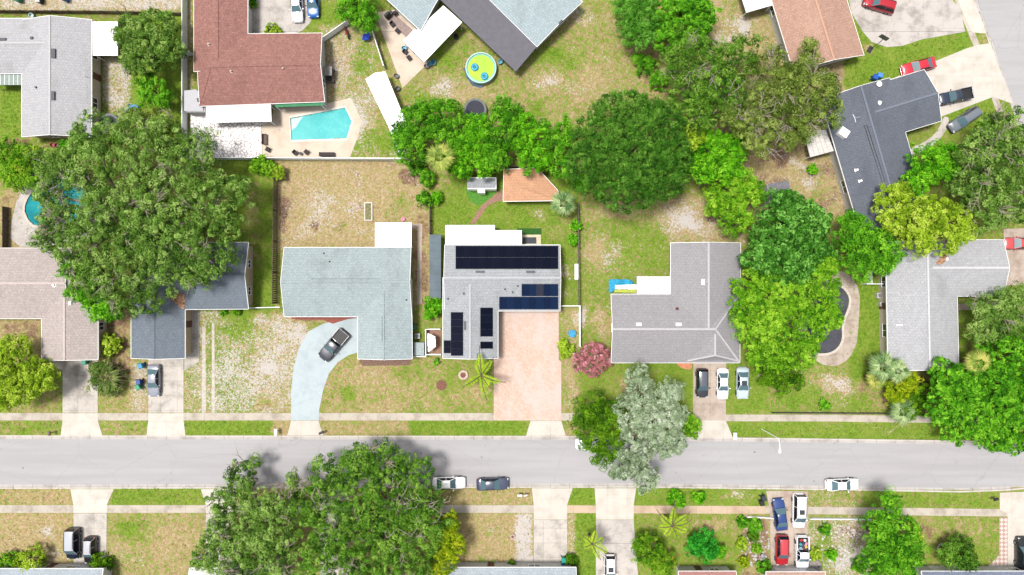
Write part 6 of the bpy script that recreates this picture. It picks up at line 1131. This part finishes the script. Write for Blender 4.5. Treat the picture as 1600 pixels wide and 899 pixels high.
tree('round', [(925, 640, 30), (955, 655, 28), (925, 680, 28), (955, 695, 24), (940, 715, 18), (910, 660, 16), (960, 640, 16)], 7.5, 'dark rounded dense tree left of the silvery tree')
tree('silver', [(998, 588, 20), (1000, 620, 26), (1035, 625, 26), (1055, 612, 18), (990, 650, 28), (1035, 660, 34), (1005, 690, 34), (1045, 690, 28), (985, 725, 24), (1010, 750, 22), (968, 735, 18), (1060, 650, 16)], 10, 'silvery grey green tree leaning over the street')
tree('yellowgreen', [(1080, 668, 17), (1075, 655, 10)], 3.5, 'light green shrub right of the silvery tree', 'shrub', 'shrub', mat=FM['yellowgreen'])
pinkm = foliage_mat('foliage_pink2', (84, 116, 60), (196, 108, 122), (228, 150, 166), .1, (240, 178, 190), .8)
tree('pink', [(916, 566, 19), (938, 558, 18), (925, 550, 14), (930, 575, 15), (905, 560, 10)], 3.5, 'pink flowering crape myrtle at the mid grey roof corner', 'flowering_tree', 'flowering tree', mat=pinkm)
bush('lime', 886, 547, 13, 'yellow green shrub right of the brick driveway', 1.6, extra=[(880, 538, 8, .8)]); bush('vivid', 678, 478, 16, 'leafy plant in the gap beside the long awning shed', 3, extra=[(672, 492, 10, .7)])
feather_palm('lime green feather palm in front of the solar house', 752, 587, [(92, 46), (58, 38), (-22, 42), (-82, 42), (-150, 38), (112, 34), (205, 38), (-55, 26)], 4.5)
feather_palm('feather palm at the bottom by the round shrubs', 1050, 822, [(95, 40), (50, 38), (15, 34), (-20, 30), (140, 34), (185, 28), (-60, 26), (75, 30), (230, 24)], 4.5); feather_palm('feather palm hanging over the weathered driveway', 925, 850, [(75, 30), (25, 26), (130, 22), (-15, 34), (-60, 30), (200, 18)], 4)
tree('oak_dark', [(383, 748, 30, .72), (352, 790, 30, .85), (400, 790, 30), (345, 840, 34), (385, 840, 42), (425, 830, 36), (440, 795, 26), (330, 875, 30), (380, 890, 40), (430, 880, 40), (455, 752, 14, .7), (470, 770, 14, .7)], 9, 'left twin of the big bottom oaks with many grey limbs', 'oak_tree', twigs=4, mat=FM['oak'])
tree('oak_dark', [(520, 745, 36, .85), (560, 722, 30, .8), (600, 725, 34, .8), (640, 745, 34, .85), (550, 780, 52), (605, 790, 55), (660, 790, 34), (520, 830, 46), (580, 850, 55), (640, 850, 48), (500, 880, 34), (560, 895, 45), (630, 900, 40), (672, 820, 26), (480, 800, 24), (490, 760, 16)], 10, 'right twin of the big bottom oaks reaching over the street', 'oak_tree', twigs=2.2)
tree('goldgreen', [(700, 825, 18), (695, 850, 26), (712, 855, 18), (690, 880, 24), (705, 810, 12)], 6.5, 'golden green tree at the right edge of the bottom oaks')
tree('yellowgreen', [(1015, 862, 26), (1035, 880, 22), (1000, 850, 14)], 4.5, 'rounded fruiting shrub below the feather palm', 'shrub', 'shrub', mat=foliage_mat('foliage_fruit', (50, 110, 14), (112, 166, 30), (170, 210, 60), .3, (226, 160, 60), .975)); tree('vivid', [(1100, 855, 24), (1088, 848, 14), (1112, 862, 12)], 3.8, 'intense emerald round shrub at the bottom', 'shrub', 'shrub', mat=foliage_mat('foliage_intense', (22, 100, 20), (44, 154, 36), (88, 206, 66), .15)); bush('vivid', 1125, 862, 10, 'light shrub hugging the intense emerald one', 2.4)
tree('bright', [(1388, 798, 26), (1378, 825, 26), (1405, 830, 32), (1395, 862, 36), (1425, 862, 24), (1405, 885, 34), (1375, 880, 26)], 8.5, 'tall mid green tree over the lower right pavement', mat=FM['bright']); tree('lime', [(1428, 828, 10), (1435, 838, 7)], 7, 'small yellow tuft on the side of the mid green tree', 'shrub', 'shrub')
tree('bright', [(1500, 862, 24), (1512, 875, 20), (1485, 872, 18)], 4, 'round leafy tree inside the white crescent ring', mat=FM['oak_dark'])
for i, (x, y, R_, k, lab) in enumerate(((8, 880, 18, 'yellowgreen', 'clipped round hedge at the lower left edge'), (47, 878, 24, 'lime', 'clipped lime hedge ball beside the lower left edge'), (153, 880, 14, 'round', 'clipped green ball beside the black hatchback'), (167, 882, 11, 'round', 'second clipped green ball next to the house corner'),
    (1057, 780, 14, 'vivid', 'spiky bright shrub on the verge'), (1093, 777, 10, 'vivid', 'smaller bright shrub on the verge'), (1160, 817, 9, 'bright', 'round shrub at the upper corner of the cottage garden'), (1180, 822, 11, 'bright', 'taller shrub in the middle of the cottage garden'), (1178, 838, 9, 'round', 'low shrub below the taller cottage garden shrub'), (1160, 850, 10, 'lime', 'yellow shrub at the left of the cottage garden'),
    (1163, 878, 9, 'goldgreen', 'golden hedge piece at the bottom of the cottage garden'), (1196, 888, 11, 'bright', 'leafy shrub next to the parked red crossover'), (1183, 858, 8, 'yellowgreen', 'small shrub by the grey stone block'), (1275, 867, 9, 'lime', 'ball shrub in the round planter'), (1300, 868, 9, 'vivid', 'bright shrub of the lower right garden'), (1290, 828, 9, 'bright', 'feathery shrub near the picket line'),
    (1345, 885, 12, 'bright', 'green shrub at the left foot of the mid green tree'), (623, 886, 8, 'bright', 'shrub beneath the bottom oaks'), (893, 878, 11, 'round', 'dark green shrub behind the paired bins'), (304, 880, 7, 'round', 'small dark shrub beside the bottom oaks'), (1545, 205, 16, 'yellowgreen', 'bright shrub by the askew grey vehicle'), (800, 885, 8, 'round', 'low weedy shrub at the bottom eave'), (652, 262, 14, 'bright', 'shrub at the right end of the white vinyl fence'),
    (1412, 222, 5, 'bright', 'tiny shrub in the path curve'), (1424, 226, 4, 'yellowgreen', 'tiny pale shrub in the path curve'), (683, 566, 5, 'bright', 'tiny plant at the brick wall of the solar house'), (370, 487, 6, 'yellowgreen', 'low plant under the slate roof eave'), (350, 488, 5, 'bright', 'tiny plant under the slate roof eave'), (1130, 905, 14, 'bright', 'shrub at the dusty red roof'))):
    bush(k, x, y, R_, lab, max(.7, R_*.13))
# ---------------------------------------------------------------- grass tufts on the lawns
rs = np.random.RandomState(3); n = 70000; tx, ty = rs.rand(n)*1640-20, rs.rand(n)*940-20
gx, gy, cv = COVER; ix = np.clip(np.searchsorted(gx, tx), 0, len(gx)-1); iy = np.clip(np.searchsorted(gy, ty), 0, len(gy)-1); g = cv[iy, ix]
keep = rs.rand(n) < (.25+.8*g[:, 0])*(1-.8*g[:, 1])*(1-.5*g[:, 2])
for pl in EXCL+[grow(POOL1, 8), grow(POOL2, 8), grow(POOL3, 8), [(408, 165), (570, 150), (570, 250), (408, 250)]]: keep &= ~inpoly(tx, ty, grow(pl, 2))
tx, ty, g = tx[keep], ty[keep], g[keep]; m_ = len(tx); k = 5
P = np.stack([(tx-800)*.1, (449.5-ty)*.1, np.full(m_, .06)], 1)[:, None, :]+rs.randn(m_, k, 3)*np.array([.12, .12, .015]); N_ = rs.randn(m_, k, 3)*.8+np.array([0, 0, .7]); N_ /= np.linalg.norm(N_, axis=2, keepdims=True)
T = np.clip(np.repeat((g[:, 0]*.75+.12+rs.randn(m_)*.13)[:, None], k, 1), .02, .98).reshape(-1); v, t4 = leaves(P.reshape(-1, 3), N_.reshape(-1, 3), .2, .4, rs, T)
gt = leafobj('grass_tufts', v, t4, foliage_mat('grass_tuft', (196, 172, 124), (150, 168, 66), (98, 150, 28), .1), None, (0, 0, 0)); tag(gt, 'loose tufts of grass over the patchy lawns', 'grass', kind='stuff')
